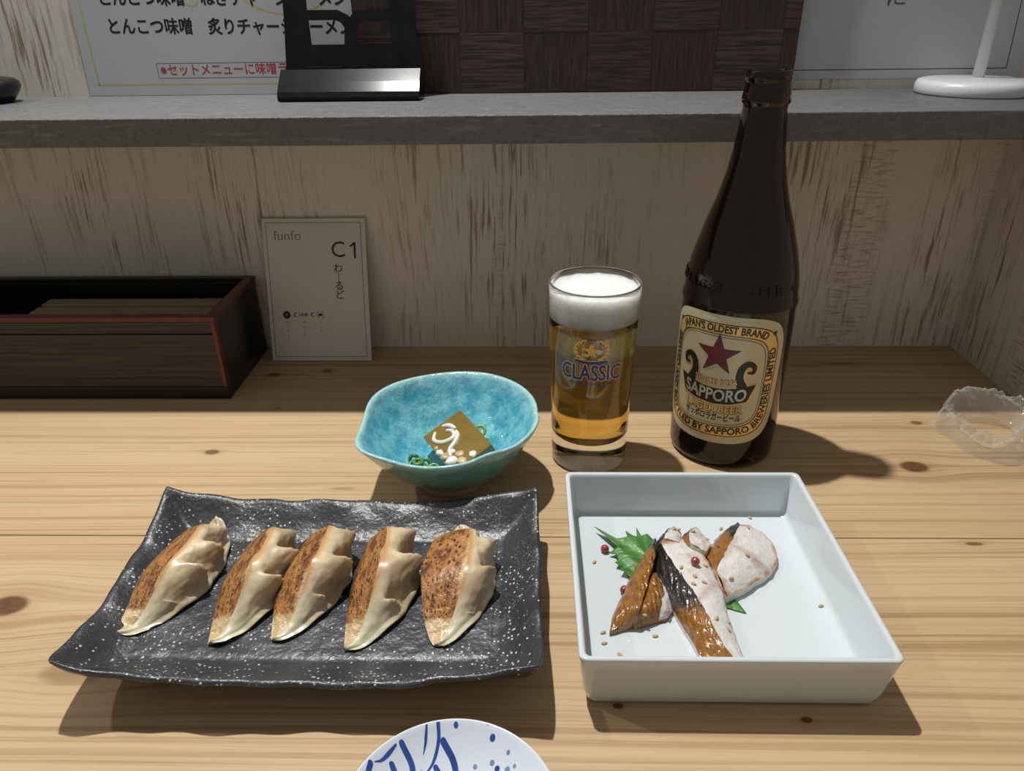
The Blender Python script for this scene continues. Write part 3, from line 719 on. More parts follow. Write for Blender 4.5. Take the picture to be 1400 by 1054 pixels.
def path_warp(bm, loop, s_mid, ccw):
    n = len(loop); pts = loop if ccw else loop[::-1]; L = [0]
    for i in range(n): L.append(L[-1] + sqrt((pts[(i + 1) % n][0] - pts[i][0]) ** 2 + (pts[(i + 1) % n][1] - pts[i][1]) ** 2))
    T = L[-1]
    # parameter of the anchor point: nearest loop point to s_mid
    k0 = min(range(n), key=lambda i: (pts[i][0] - s_mid[0]) ** 2 + (pts[i][1] - s_mid[1]) ** 2); S0 = L[k0]
    def at(s):
        s %= T; lo, hi = 0, n
        while hi - lo > 1:
            m = (lo + hi) // 2
            if L[m] <= s: lo = m
            else: hi = m
        t = (s - L[lo]) / max(1e-9, L[lo + 1] - L[lo]); p, q = pts[lo % n], pts[(lo + 1) % n]
        return p[0] + (q[0] - p[0]) * t, p[1] + (q[1] - p[1]) * t
    for v in bm.verts:
        s = S0 + v.co.x; p = at(s); a = at(s - .0025); b = at(s + .0025); tx, ty = b[0] - a[0], b[1] - a[1]; l = sqrt(tx * tx + ty * ty) or 1
        v.co = Vector((p[0] - ty / l * v.co.y, p[1] + tx / l * v.co.y, 0))
    return bm
def fitted(s, size, bold, sx, length):
    bm = text_bm(s, size, bold, sx=sx); refine(bm, .002)
    w = max(v.co.x for v in bm.verts) - min(v.co.x for v in bm.verts)
    for v in bm.verts: v.co.x *= length / w
    return bm
art('band_lettering', path_warp(fitted("JAPAN'S OLDEST BRAND", .0072, .03, 1, .0640), mid, (0, 1), False), lmap(.00052), 'ink', label)
art('band_lettering', path_warp(fitted("BREWED AND BOTTLED BY SAPPORO BREWERIES LIMITED", .0072, .03, 1, .182), mid, (0, -1), True), lmap(.00052), 'ink', label)
for sx in (-1, 1): art('band_star', star_bm(sx * (LW - .0093), LH - .0118, .0023), lmap(.00054), 'ink', label, .003)
art('maroon_star', star_bm(-.0005, .0195, .0158), lmap(.00045), 'maroon', label, .003)
def banner(gr_):
    top = [(-.0275 - gr_, -.0005 + gr_), (-.019, -.0025 + gr_), (-.009, -.0045 + gr_), (0, -.0052 + gr_), (.009, -.0045 + gr_), (.019, -.0025 + gr_), (.0275 + gr_, -.0005 + gr_)]
    bot = [(.0225 + gr_ * 2, -.0135 - gr_), (.012, -.0160 - gr_), (0, -.0170 - gr_), (-.012, -.0160 - gr_), (-.0225 - gr_ * 2, -.0135 - gr_)]
    out = [poly_bm([top + bot])]
    for s in (-1, 1):
        out.append(stroke_bm([(s * .0185, -.004), (s * .0155, .004), (s * .0165, .0115), (s * .0205, .0150), (s * .0245, .0125), (s * .0240, .0085), (s * .0210, .0085)], [w + 2 * gr_ for w in (.0072, .0058, .0050, .0050, .0046, .0036, .0020)], 40))
    return out
art('emblem_outline', banner(.0008), lmap(.00048), 'gold', label, .003)
art('emblem', banner(0), lmap(.00058), 'ink', label, .003)
def arc_text(s, size, bold, sx, v0, sag, lay, mat, name, wid):
    bm = fitted(s, size, bold, sx, wid)
    for v in bm.verts: v.co.y += v0 + sag * (v.co.x / 0.025) ** 2
    return art(name, bm, lmap(lay), mat, label)
arc_text('SINCE 1876', .0056, .06, .8, .0003 - .0008, .0030, .00056, 'ink', 'small_lettering_shade', .0296)
arc_text('SINCE 1876', .0056, .02, .8, .0003 - .0008, .0030, .00062, 'gold', 'small_lettering', .0290)
arc_text('SAPPORO', .0125, .022, .8, -.0108, .0032, .00066, 'silver', 'brand_lettering', .0435)
arc_text('LAGER BEER', .0072, .065, .8, -.0215, .0018, .00044, 'ink', 'gold_lettering_shade', .0408)
arc_text('LAGER BEER', .0072, .025, .8, -.0213, .0018, .00050, 'gold', 'gold_lettering', .0400)
arc_text('サッポロラガービール', .0062, .018, .8, -.0278, .0012, .00050, 'ink', 'kana_lettering', .0400)
# raised lettering on the shoulder
def smap(u, v, l=0.0):
    z = 0.1350 + v; r = .0374 - max(0, z - .132) * 0.12; a = radians(4) + u / .0372; return (OX + r * sin(a), OY - r * cos(a), z)
for wd, du, sp in (('BEER', .004, 1.25), ('SAPPORO LAGER', -.066, 1.2)):
    eb = art('embossed_lettering', shift(text_bm(wd, .0085, .01, sx=1.1, space=sp), du, 0), smap, 'brown_glass', bottle, .003)
    so = eb.modifiers.new('relief', 'SOLIDIFY'); so.thickness = 0.0009; so.offset = 1.0

# ---------------------------------------------------------------- smoked mackerel slices
FZ = FLOOR + 0.0004
def piece(name, lines, mats, label, n=30, m=10, bulge=(.0018, .0012), tone=None, wob=.0006, pink=None, side='flesh'):
    t = thing(name, (*(sum((Vector(p) for p in lines[1]), Vector()) / len(lines[1])).xy, FZ), label, 'fish', 'smoked mackerel slices on the white tray')
    R = [crom(l, n) for l in lines]
    for k, l in enumerate(R):
        for i, p in enumerate(l):
            w_ = min(1, 4 * i / (n - 1), 4 * (1 - i / (n - 1))); p.x += 0.0009 * fbm((p.x + k, p.y, 1), 230) * w_; p.y += 0.0009 * fbm((p.x, p.y + k, 5), 230) * w_; p.z += 0.0007 * fbm((p.x, p.y, k), 300) * (0.3 + 0.7 * w_)
    objs = []
    for k in range(len(R) - 1):
        V, F, e1, ln, tn = [], [], [], [], []
        for i in range(n):
            a, b = R[k][i], R[k + 1][i]; tt = i / (n - 1)
            d = (R[k][min(i + 1, n - 1)] - R[k][max(i - 1, 0)]); nr = (b - a).cross(d)
            if nr.length > 1e-9: nr.normalize()
            if nr.z < 0: nr = -nr
            for j in range(m + 1):
                q = j / m; p = a.lerp(b, q) + nr * (bulge[k] * sin(pi * q) * (0.4 + 0.6 * sin(pi * tt)))
                if 0 < j < m: p += nr * wob * (fbm(p, 260) + 0.7 * fbm(p, 620))
                p.z = max(p.z, FZ); V.append(p); e1.append(max(abs(tt - .5) * 2, q)); tn.append(tone(tt, q) if tone else 0); ln.append(pink(tt, q) if pink else 0)
        for i in range(n - 1):
            for j in range(m): o = i * (m + 1) + j; F.append((o, o + 1, o + m + 2, o + m + 1))
        nm = 'skin' if mats[k] == 'skin' else 'flesh'
        objs.append(mesh(nm, V, F, mats[k], t, True, {'edge': e1, 'tone': tn, 'line': ln}))
    # underside closing the slice down to the tray
    lo, hi = R[0], R[-1]; V, F = [], []
    for i in range(n):
        V += [lo[i], Vector((lo[i].x, lo[i].y, FZ)), Vector((hi[i].x, hi[i].y, FZ)), hi[i]]
    for i in range(n - 1):
        for j in range(3): o = i * 4 + j; F.append((o, o + 1, o + 5, o + 4))
    for i in (0, n - 1):
        base = len(V); ring = [lo[i]] + [R[k][i] for k in range(1, len(R) - 1)] + [hi[i], Vector((hi[i].x, hi[i].y, FZ)), Vector((lo[i].x, lo[i].y, FZ))]
        V += ring; F.append(tuple(base + q for q in range(len(ring))))
    objs.append(mesh('underside', V, F, side, t, False, {'edge': [.2] * len(V), 'line': [0] * len(V), 'tone': [0] * len(V)}))
    return t, objs
fish_objs = []
def zz(pts, z0=None): return [(x, y, z if z0 is None else z0) for x, y, z in pts]
Cl = [(0.0770, 0.3500, .010), (0.0718, 0.3344, .009), (0.0715, 0.3225, .009), (0.0764, 0.3044, .009), (0.0796, 0.2902, .009), (0.0835, 0.2768, .009), (0.0865, 0.2620, .009)]
Cm = [(0.0765, 0.3412, .021), (0.0782, 0.3326, .021), (0.083, 0.3149, .0215), (0.0878, 0.2998, .021), (0.0923, 0.282, .020), (0.0965, 0.2680, .017), (0.1020, 0.2590, .014)]
Cr = [(0.0905, 0.3505, .017), (0.0973, 0.3447, .016), (0.1026, 0.3307, .015), (0.1053, 0.3119, .014), (0.105, 0.2984, .013), (0.1055, 0.278, .011), (0.1075, 0.2640, .009)]
fish_objs += piece('mackerel_slice', [Cl, Cm, Cr], ['skin', 'flesh'], 'long mackerel slice with black skin turning gold, lying across the middle of the white tray', 40, 14, (.003, .002), lambda t, q: 1.50 - 1.65 * t + .2 * sin(t * 16) * (1 - q), pink=lambda t, q: exp(-((t - .42 - .12 * (1 - q)) / .025) ** 2) * .8)[1]
Al = [(0.0417, 0.2843, .0085), (0.0455, 0.2989, .009), (0.0523, 0.3124, .009), (0.058, 0.3268, .009), (0.0657, 0.339, .010), (0.0715, 0.3501, .010), (0.0752, 0.3540, .012)]
Am = [(0.0478, 0.2868, .0092), (0.0510, 0.2940, .0165), (0.0560, 0.3050, .0175), (0.0610, 0.3170, .0185), (0.0668, 0.3290, .019), (0.0712, 0.3400, .0195), (0.0745, 0.3470, .020)]
Ar = [(0.0543, 0.2889, .0095), (0.057, 0.29, .018), (0.0606, 0.2991, .019), (0.0638, 0.3086, .019), (0.0679, 0.32, .019), (0.0714, 0.3304, .019), (0.0744, 0.3397, .019)]
fish_objs += piece('mackerel_slice', [Al, Am, Ar], ['skin', 'skin'], 'golden-skinned mackerel slice with a pointed end beside the shiso leaf', 36, 8, (.0016, .0012), lambda t, q: -0.1 + .75 * sm(.62, 1., t), side='skin')[1]
Bl = [(0.0552, 0.2880, .0095), (0.0582, 0.2925, .0165), (0.0616, 0.3013, .0165), (0.0657, 0.3137, .016), (0.0690, 0.3223, .015)]
Br = [(0.0685, 0.2930, .0085), (0.0702, 0.2976, .014), (0.0737, 0.3097, .014), (0.0728, 0.3171, .014), (0.0715, 0.3240, .014)]
Be = [(0.0698, 0.2936, .0080), (0.0735, 0.2949, .0085), (0.0770, 0.3002, .009), (0.0760, 0.3100, .010), (0.0722, 0.3236, .011)]
fish_objs += piece('mackerel_slice', [Bl, Br, Be], ['skin', 'flesh'], 'short golden-skinned mackerel slice wedged between the pointed slice and the long black one', 26, 8, (.0016, .0008), lambda t, q: -0.1, side='skin')[1]
Fs = [(0.1040, 0.3470, .009), (0.1109, 0.3561, .009), (0.1192, 0.3646, .010), (0.1301, 0.3724, .011)]
Fm = [(0.1034, 0.3191, .019), (0.1084, 0.3279, .020), (0.115, 0.3387, .021), (0.1268, 0.3600, .020)]
Fr = [(0.1074, 0.3069, .012), (0.1262, 0.3196, .011), (0.14, 0.3314, .010), (0.1461, 0.3454, .010), (0.1438, 0.361, .011), (0.1364, 0.3690, .012)]
fish_objs += piece('mackerel_slice', [Fs, Fm, Fr], ['skin', 'flesh'], 'broad mackerel slice with a rounded white cut face and gold-to-black skin edge', 34, 16, (.003, .0025), lambda t, q: .15 + .75 * sm(.45, .9, t) + .3 * sm(.4, 0, q), pink=lambda t, q: max(exp(-((t - .52 + .10 * q) / .035) ** 2) * .8, .7 * exp(-((q - .03) / .07) ** 2) * sm(.2, .4, t) * sm(.9, .6, t)))[1]
Es = [(0.0905, 0.3440, .013), (0.0900, 0.3500, .012), (0.0925, 0.3560, .012), (0.0990, 0.3625, .012)]
Em = [(0.0940, 0.3400, .021), (0.0935, 0.3460, .021), (0.0955, 0.3520, .021), (0.1005, 0.3590, .019)]
Er = [(0.1015, 0.3380, .017), (0.1050, 0.3430, .016), (0.1075, 0.3480, .015), (0.1050, 0.3560, .014)]
fish_objs += piece('mackerel_slice', [Es, Em, Er], ['skin', 'flesh'], 'mackerel slice with a speckled dark skin edge tucked behind the long black one', 22, 10, (.0014, .001), lambda t, q: .25 + .6 * t)[1]
Ds = [(0.0752, 0.3470, .016), (0.0768, 0.3520, .014), (0.0805, 0.3570, .012), (0.0850, 0.3605, .012)]
Dm = [(0.0785, 0.3440, .0220), (0.0800, 0.3480, .022), (0.0830, 0.3535, .021), (0.0870, 0.3580, .020)]
Dr = [(0.0880, 0.3440, .019), (0.0890, 0.3480, .018), (0.0905, 0.3520, .017), (0.0915, 0.3560, .016)]
fish_objs += piece('mackerel_slice', [Ds, Dm, Dr], ['skin', 'flesh'], 'small mackerel end piece sitting over the far tip of the long black slice', 20, 8, (.0008, .0006), lambda t, q: .9)[1]

# shiso leaf
leafL = [(0.0406, 0.3699), (0.0474, 0.3655), (0.0534, 0.3604), (0.0598, 0.3596), (0.0595, 0.3665), (0.0629, 0.363), (0.0661, 0.3627), (0.0665, 0.37), (0.0689, 0.3631), (0.0731, 0.3657), (0.0769, 0.3589), (0.0850, 0.3560), (0.0950, 0.3400), (0.1040, 0.3200), (0.1120, 0.3140), (0.1136, 0.3112), (0.1169, 0.3003), (0.1081, 0.3040), (0.0990, 0.3060), (0.0900, 0.3120), (0.0790, 0.3160), (0.0690, 0.3210), (0.0600, 0.3230), (0.0567, 0.3249), (0.0556, 0.3286), (0.0517, 0.3301), (0.0548, 0.3347), (0.0499, 0.3369), (0.0524, 0.3408), (0.0508, 0.3456), (0.0472, 0.3468), (0.0529, 0.3504), (0.0478, 0.3587)]
def leaf_z(x, y):
    return FLOOR + 0.0010 + sm(0.080, 0.062, x) * (0.0028 + 0.0010 * sin(x * 420 + y * 300))
bm = poly_bm([leafL]); refine(bm, .0026)
bm.verts.index_update(); LV, LF, vein = [], [], []
p0, d0 = Vector((0.0415, 0.3693)), (Vector((0.1169, 0.3003)) - Vector((0.0415, 0.3693))).normalized(); pd = Vector((-d0.y, d0.x))
for v in bm.verts:
    q = Vector(v.co.xy) - p0; s, w = q.dot(d0), q.dot(pd); vein.append(max(exp(-(w / .0008) ** 2), 0.8 * exp(-(((s + abs(w) * .8) % .0085 - .004) / .0006) ** 2)))
    LV.append((v.co.x, v.co.y, min(leaf_z(v.co.x, v.co.y), .0135)))
LF = [tuple(v.index for v in f.verts) for f in bm.faces]; bm.free()
lf = mesh('shiso_leaf', LV, LF, 'leaf', None, True, {'vein': vein}, True)
sol = lf.modifiers.new('thickness', 'SOLIDIFY'); sol.thickness = 0.0004; sol.offset = 1
tag(lf, 'serrated green shiso leaf lying under the smoked fish slices', 'leaf')

# drop small things on whatever lies below
VV, FF = [], []
for o in fish_objs + [tray]:
    off = len(VV); mw = Matrix.Translation(o.location + (o.parent.location if o.parent else Vector()))
    VV += [mw @ v.co for v in o.data.vertices]; FF += [tuple(off + i for i in p.vertices) for p in o.data.polygons]
bvh = BVHTree.FromPolygons(VV, FF)
def drop(x, y):
    hit = bvh.ray_cast(Vector((x, y, 0.06)), Vector((0, 0, -1))); return (hit[0].z, hit[1]) if hit[0] else (FLOOR, Vector((0, 0, 1)))
for i, (x, y, lab) in enumerate(((0.0454, 0.3511, 'pink peppercorn beside the long tip of the shiso leaf'), (0.0531, 0.3160, 'pink peppercorn against the golden pointed slice below the leaf'), (0.0925, 0.3235, 'pink peppercorn sitting on the long black-skinned slice'))):
    z, nr = drop(x, y)
    if i == 1: z = FLOOR
    c = Vector((x, y, z + 0.0024)); pc = thing('peppercorn', (x, y, z), lab, 'peppercorn', 'pink peppercorns on the white tray')
    bm = bmesh.new(); bmesh.ops.create_icosphere(bm, subdivisions=3, radius=0.0025)
    for v in bm.verts: v.co *= 1 + 0.08 * mnoise.noise(v.co * 900 + Vector((i * 7, 0, 0)))
    bm.transform(Matrix.Translation(c)); bm_obj('berry', bm, 'pepper', pc, True)
    tube('stem_scar', [c + Vector((-.0006, -.0014, .0019)), c + Vector((-.0008, -.0018, .0024))], [.0005, .0003], 'sesame', pc, 6)
def seed_mesh():
    bm = bmesh.new(); bmesh.ops.create_uvsphere(bm, u_segments=10, v_segments=7, radius=1.0)
    for v in bm.verts:
        k = 0.62 + 0.38 * (1 - (v.co.x + 1) / 2); v.co = Vector((v.co.x * .00165, v.co.y * .00100 * k * 1.15, v.co.z * .00062 * k * 1.15))
    me = bpy.data.meshes.new('sesame_seed'); bm.to_mesh(me); bm.free(); me.polygons.foreach_set('use_smooth', [True] * len(me.polygons)); me.materials.append(M['sesame']); return me
SM = seed_mesh()
on_tray = [(0.141, 0.3845), (0.12, 0.3730), (0.0385, 0.3414), (0.0386, 0.2862), (0.0386, 0.2789), (0.0459, 0.2713), (0.1589, 0.3065), (0.0656, 0.284)]
on_fish = [(0.0893, 0.3565), (0.1052, 0.3500), (0.0969, 0.3520), (0.0865, 0.3555), (0.1318, 0.3593), (0.0842, 0.3198), (0.0903, 0.3134), (0.0885, 0.3068), (0.0947, 0.3092), (0.1114, 0.3166), (0.0681, 0.3111), (0.0605, 0.291), (0.0734, 0.2967), (0.0958, 0.2838), (0.1029, 0.2851), (0.0840, 0.3580), (0.0990, 0.3260), (0.1010, 0.2790), (0.1240, 0.3330)]
tray_lab = ['beside the far wall of the tray', 'by the tip of the broad round-faced slice', 'between the shiso leaf and the tray wall', 'touching the pointed tip of the golden slice', 'just off the pointed tip of the golden slice', 'under the near wall, below the golden slice', 'alone on the empty side by the sloping wall', 'in the shade beneath the short golden slice']
fish_lab = ['the long black-and-gold slice', 'the golden pointed slice', 'the short wedged slice', 'the broad round-faced slice', 'the dark-edged slice behind', 'the small end piece']
def which(x, y):
    best = (9, 0)
    for k in range(6):
        for o in fish_objs[3 * k:3 * k + 2]:
            for v in o.data.vertices:
                d = (v.co.x - x) ** 2 + (v.co.y - y) ** 2
                if d < best[0]: best = (d, k)
    return best[1]
for lst in (on_tray, on_fish):
    for i, (x, y) in enumerate(lst):
        z, nr = drop(x, y); o = bpy.data.objects.new('sesame_seed', SM); COL.objects.link(o)
        if nr.z < 0.3: nr = Vector((0, 0, 1))
        o.rotation_euler = (nr.to_track_quat('Z', 'Y').to_matrix() @ Matrix.Rotation(random.uniform(0, 6.28), 3, 'Z')).to_euler(); o.location = Vector((x, y, z)) + nr * 0.00055
        if lst is on_tray: tag(o, 'loose sesame seed ' + tray_lab[i], 'sesame seed', 'loose sesame seeds on the tray')
        else: tag(o, 'toasted sesame seed stuck on ' + fish_lab[which(x, y)], 'sesame seed', 'sesame seeds on the fish')

# ---------------------------------------------------------------- small blue-painted dish at the front
DX, DY, DRr, DZ = -0.0308, 0.1749, 0.0432, 0.0250
dish = thing('small_dish', (DX, DY, 0), 'small white dish painted with blue brush strokes and dots', 'dish')
def dz_in(r): return 0.0078 + (DZ - 0.0078) * min(1, (r / (DRr - .0008))) ** 2.6
dprof = [(.0004, .0040), (.018, .0040), (.0185, .0003), (.0215, .0003), (.0225, .0045), (.031, .0092), (.038, .0162), (.0418, .0228), (DRr, DZ - .0004), (DRr - .0002, DZ + .0003), (DRr - .0008, DZ)] + [(r, dz_in(r)) for r in (.041, .039, .036, .032, .027, .021, .014, .007, .0004)]
lathe('dish_body', dprof, (DX, DY, 0), 'dish_white', dish, 96)
def dmap(u, v, l=0.0):
    r = sqrt(u * u + v * v); k = min(1.0, (DRr - .0009) / max(r, 1e-6)); return (DX + u * k, DY + v * k, dz_in(r * k) + .00018)
strokes = [([(-.0255, .0315), (-.0300, .0255), (-.0330, .0235)], [.0008, .0014, .0003]), ([(-.0232, .0325), (-.0185, .0265), (-.0180, .0200), (-.0182, .0120)], [.0024, .0024, .0022, .0006]),
           ([(-.0135, .0400), (-.0136, .0350), (-.0142, .0310)], [.0009, .0012, .0003]), ([(-.0087, .0415), (-.0082, .0360), (-.0100, .0290), (-.0135, .0240)], [.0016, .0014, .0012, .0003]),
           ([(-.0062, .0360), (-.0015, .0300), (.0005, .0225), (.0010, .0150)], [.0026, .0026, .0024, .0006]), ([(-.0088, .0275), (-.0062, .0240), (-.0050, .0190), (-.0052, .0120)], [.0022, .0022, .0018, .0004]),
           ([(-.0265, .0250), (-.0245, .0215), (-.0235, .0150)], [.0022, .0022, .0006]), ([(-.0345, .0225), (-.0350, .0180), (-.0345, .0120)], [.0020, .0018, .0004]),
           ([(-.0100, .0080), (-.0040, .0060), (.0040, .0075), (.0120, .0060)], [.0006, .0020, .0020, .0006]), ([(-.0260, .0040), (-.0200, -.0040), (-.0180, -.0120)], [.0022, .0022, .0004]), ([(.0050, -.0020), (.0100, -.0100), (.0110, -.0190)], [.0024, .0022, .0004])]
for pts, ws in strokes: art('brush_stroke', stroke_bm(pts, ws, 26), dmap, 'cobalt', dish, .003)
for x, y, r, mt in ((-.0010, .0410, .0010, 'cobalt'), (.0150, .0362, .0012, 'cobalt'), (.0130, .0410, .0009, 'cobalt_pale'), (.0218, .0305, .0008, 'cobalt_pale'), (.0150, .0285, .0010, 'cobalt_pale'), (.0172, .0262, .0011, 'cobalt'), (.0078, .0280, .0009, 'cobalt_pale'), (.0072, .0240, .0011, 'cobalt'), (.0215, .0250, .0011, 'cobalt_pale'), (.0245, .0255, .0007, 'cobalt_pale'), (.0052, .0258, .0006, 'cobalt_pale'), (.0160, .0180, .0010, 'cobalt'), (.0230, .0120, .0012, 'cobalt_pale'), (-.0145, .0255, .0005, 'cobalt_pale')):
    art('brush_dot', disc_bm(x, y, r), dmap, mt, dish, .003)

# ---------------------------------------------------------------- chopstick box
KX0, KX1, KY0, KY1, KZ = -0.545, -0.2575, 0.5563, 0.6600, 0.0765
cb = thing('chopstick_box', ((KX0 + KX1) / 2, (KY0 + KY1) / 2, 0), 'black lacquered chopstick box with red edging and a grained front', 'box')
box('base', KX0, KX1, KY0, KY1, 0.0002, 0.0120, 'black_gloss', cb, .0012)
fp = box('front_panel', KX0 + .001, KX1 - .0042, KY0 + .0008, KY0 + .007, 0.0120, 0.0605, 'boxwood', cb, .0004)
box('front_panel', KX0 + .001, KX1 - .0042, KY0 + .0008, KY0 + .007, 0.0613, 0.0715, 'boxwood', cb, .0004)
box('back_panel', KX0 + .001, KX1 - .001, KY1 - .007, KY1 - .0004, 0.0120, KZ - .0045, 'black_gloss', cb, .0004)
for x0 in (KX0 + .0006, KX1 - .0076): box('side_panel', x0, x0 + .007, KY0 + .0071, KY1 - .0071, 0.0120, KZ - .0045, 'black_gloss', cb, .0004)
box('corner_trim', KX1 - .0042, KX1 - .0006, KY0 + .0004, KY0 + .007, 0.0120, .0718, 'red_lacquer', cb, .0004)
box('rim_trim', KX0, KX1, KY0, KY0 + .0075, .0718, KZ, 'red_lacquer', cb, .0006)
box('rim_trim', KX1 - .0085, KX1, KY0 + .0076, KY1 - .0076, .0720, KZ, 'red_lacquer', cb, .0006)
box('rim_trim', KX0, KX1, KY1 - .0075, KY1, .0720, KZ, 'black_gloss', cb, .0006)
for i, (dy, dz, x0, x1, sl, lab) in enumerate(((0.594, .0560, -.448, -.2680, .010, 'pale wooden chopstick pair lying along the front rim of the box'), (0.612, .0575, -.446, -.2690, .004, 'pale wooden chopstick pair between the two others in the box'), (0.630, .0590, -.444, -.2700, -.001, 'pale wooden chopstick pair nearest the box back panel'))):
    cs = thing('chopstick_pair', ((x0 + x1) / 2, dy, 0.052), lab, 'chopsticks', 'chopsticks in the lacquered box')
    for k in (0, 1):
        rot = Matrix.Translation(((x0 + x1) / 2, dy, dz)) @ Matrix.Rotation(-sl * 3, 4, 'Z') @ Matrix.Translation((-(x0 + x1) / 2, -dy, -dz))
        box('stick', x0, x1, dy - .0078 + k * .0079, dy - .0002 + k * .0079, dz - .0035, dz + .0035, 'stick', cs, .0012, 2, rot)
    lift = box('bundle', x0 + .02, x1 - .02, dy - .007, dy + .007, 0.0122, dz - .0036, 'stick', cs, .0008)

# ---------------------------------------------------------------- table number card
cw, chh, ct = 0.0945, 0.1322, 0.0022
cbx, cby = -0.1970, 0.6325
tilt = math.asin((0.6625 - cby) / chh)
CU, CV, CN = Vector((1, 0, 0)), Vector((0.004, sin(tilt), cos(tilt))), Vector((0, -cos(tilt), sin(tilt)))
C0 = Vector((cbx, cby, 0.0008))
def cmap(lay):
    return lambda u, v, l=0.0: C0 + CU * u + CV * v + CN * (lay * 0.4 + l)
card = thing('table_number_card', C0, 'white laminated table card marked C1 propped against the wall', 'card')
cv = []
for d in (0, -ct):
    for u, v in ((-cw / 2, 0), (cw / 2, 0), (cw / 2, chh), (-cw / 2, chh)): cv.append(C0 + CU * u + CV * v + CN * d)
mesh('card_panel', cv, [(0, 1, 2, 3), (7, 6, 5, 4), (0, 4, 5, 1), (1, 5, 6, 2), (2, 6, 7, 3), (3, 7, 4, 0)], 'card', card, False)
art('border_line', frame_bms(-cw / 2 + .0032, cw / 2 - .0040, .0038, chh - .0036, .0005), cmap(.0002), 'ink_grey', card)
art('lettering', shift(text_bm('funfo', .0125, -.012), -.0245, .1165), cmap(.0002), 'ink_grey', card)
art('table_number', [shift(text_bm('C', .0205, 0, sx=.98), .0215, .1035), rect_bm(.0358, .0377, .0962, .1108), stroke_bm([(.0362, .1098), (.0345, .1082), (.0322, .1072)], [.0018, .0016, .0015], 8, False)], cmap(.0002), 'ink', card)
art('lettering', [shift(text_bm(c, .0092, .01), .0205, .0868 - i * .0082) for i, c in enumerate('わ｜るど')], cmap(.0002), 'ink', card)
art('check_icon', ring_bms(-.0305, .0440, .0023, .0027), cmap(.0002), 'ink', card)
art('check_icon', stroke_bm([(-.0318, .0440), (-.0308, .0430), (-.0290, .0452)], [.0008] * 3), cmap(.0003), 'ink', card)
for x in (-.0228, -.0068): art('chevron_icon', stroke_bm([(x + .0010, .0458), (x - .0010, .0440), (x + .0010, .0422)], [.0009] * 3), cmap(.0002), 'ink', card)
art('lettering', shift(text_bm('LINE', .0042, .03), -.0148, .0440), cmap(.0002), 'ink', card)
art('scan_icon', [disc_bm(.0012, .0440, .0018, .0014), rect_bm(-.0026, .0050, .0437, .0443)] + [ring_bms(.0012, .0440, .0033, .0006, 6, radians(a), radians(a + 50)) for a in (20, 110, 200, 290)], cmap(.0002), 'ink', card)
for x, wd in ((-.0305, 'Order'), (-.0148, 'Menu'), (.0012, 'Scan')):
    art('small_lettering', [shift(text_bm(c, .0036, .0), x, .0365 - i * .0038) for i, c in enumerate(wd)], cmap(.0002), 'ink_grey', card)

# ---------------------------------------------------------------- things on the shelf
# left menu sheet on the upper wall
def wall_map(lay): return lambda u, v, l=0.0: (u, YU - .0012 - lay * 0.12 - l, v)
sheet = thing('menu_sheet', (-.29, YU - .0008, .232), 'laminated white menu sheet with black Japanese lettering and a yellow border', 'menu')
def slab(name, pts, y0, y1, mat, parent):
    v = [(x, y0, z) for x, z in pts] + [(x, y1, z) for x, z in pts]; n = len(pts)
    return mesh(name, v, [tuple(range(n)), tuple(range(n, 2 * n))[::-1]] + [(i, n + i, n + (i + 1) % n, (i + 1) % n) for i in range(n)], mat, parent, False)
slab('sheet', [(-.3921, .2318), (-.1500, .2318), (-.1480, .4200), (-.3870, .4200)], YU - .0012, YU - .0002, 'paper', sheet)
art('border_line', [stroke_bm([(-.3790, .42), (-.3818, .308), (-.3818, .2402)], [.0011] * 3, cap=False), rect_bm(-.3822, -.155, .2400, .2411)], wall_map(.0002), 'ink_yellow', sheet)
art('lettering', heavy('とんこつ味噌　炙りチャーシューメン', .0136, .00038, -.3630, .2866, -.012, align='LEFT', sx=.92), wall_map(.0003), 'ink', sheet)
art('lettering', heavy('とんこつ味噌　ねぎチャーシューメン', .0136, .00038, -.3655, .3085, -.012, align='LEFT', sx=.92), wall_map(.0003), 'ink', sheet)
art('red_lettering', heavy('※セットメニューに味噌ラーメン', .0105, .00014, -.3245, .2517, .004, align='LEFT', sx=.93), wall_map(.0003), 'ink_red', sheet)
art('text_frame', frame_bms(-.3270, -.1600, .2455, .2580, .0005), wall_map(.0002), 'ink_grey', sheet)
art('yellow_curl', ring_bms(-.2860, .3085, .0065, .0011, 20, radians(180), radians(360)), wall_map(.0002), 'ink_yellow', sheet)
art('yellow_curl', stroke_bm([(-.2480, .312), (-.2300, .3000), (-.2050, .2950), (-.1800, .3000), (-.1650, .3120)], [.0013] * 5), wall_map(.0002), 'ink_yellow', sheet)

# right menu sheet
rs = thing('menu_sheet', (.32, YU - .0008, .2394), 'plain white laminated menu sheet with a thin black frame beside the white stand', 'menu')
slab('sheet', [(.1900, .2394), (.4237, .2394), (.4100, .4200), (.1900, .4200)], YU - .0012, YU - .0002, 'paper', rs)
art('border_line', [rect_bm(.195, .4110, .2463, .2470), stroke_bm([(.4107, .2466), (.4085, .2985), (.4030, .42)], [.0007] * 3, cap=False)], wall_map(.0002), 'ink', rs)
art('lettering', shift(text_bm('に', .0190, .0), .3055, .3018), wall_map(.0003), 'ink_grey', rs)

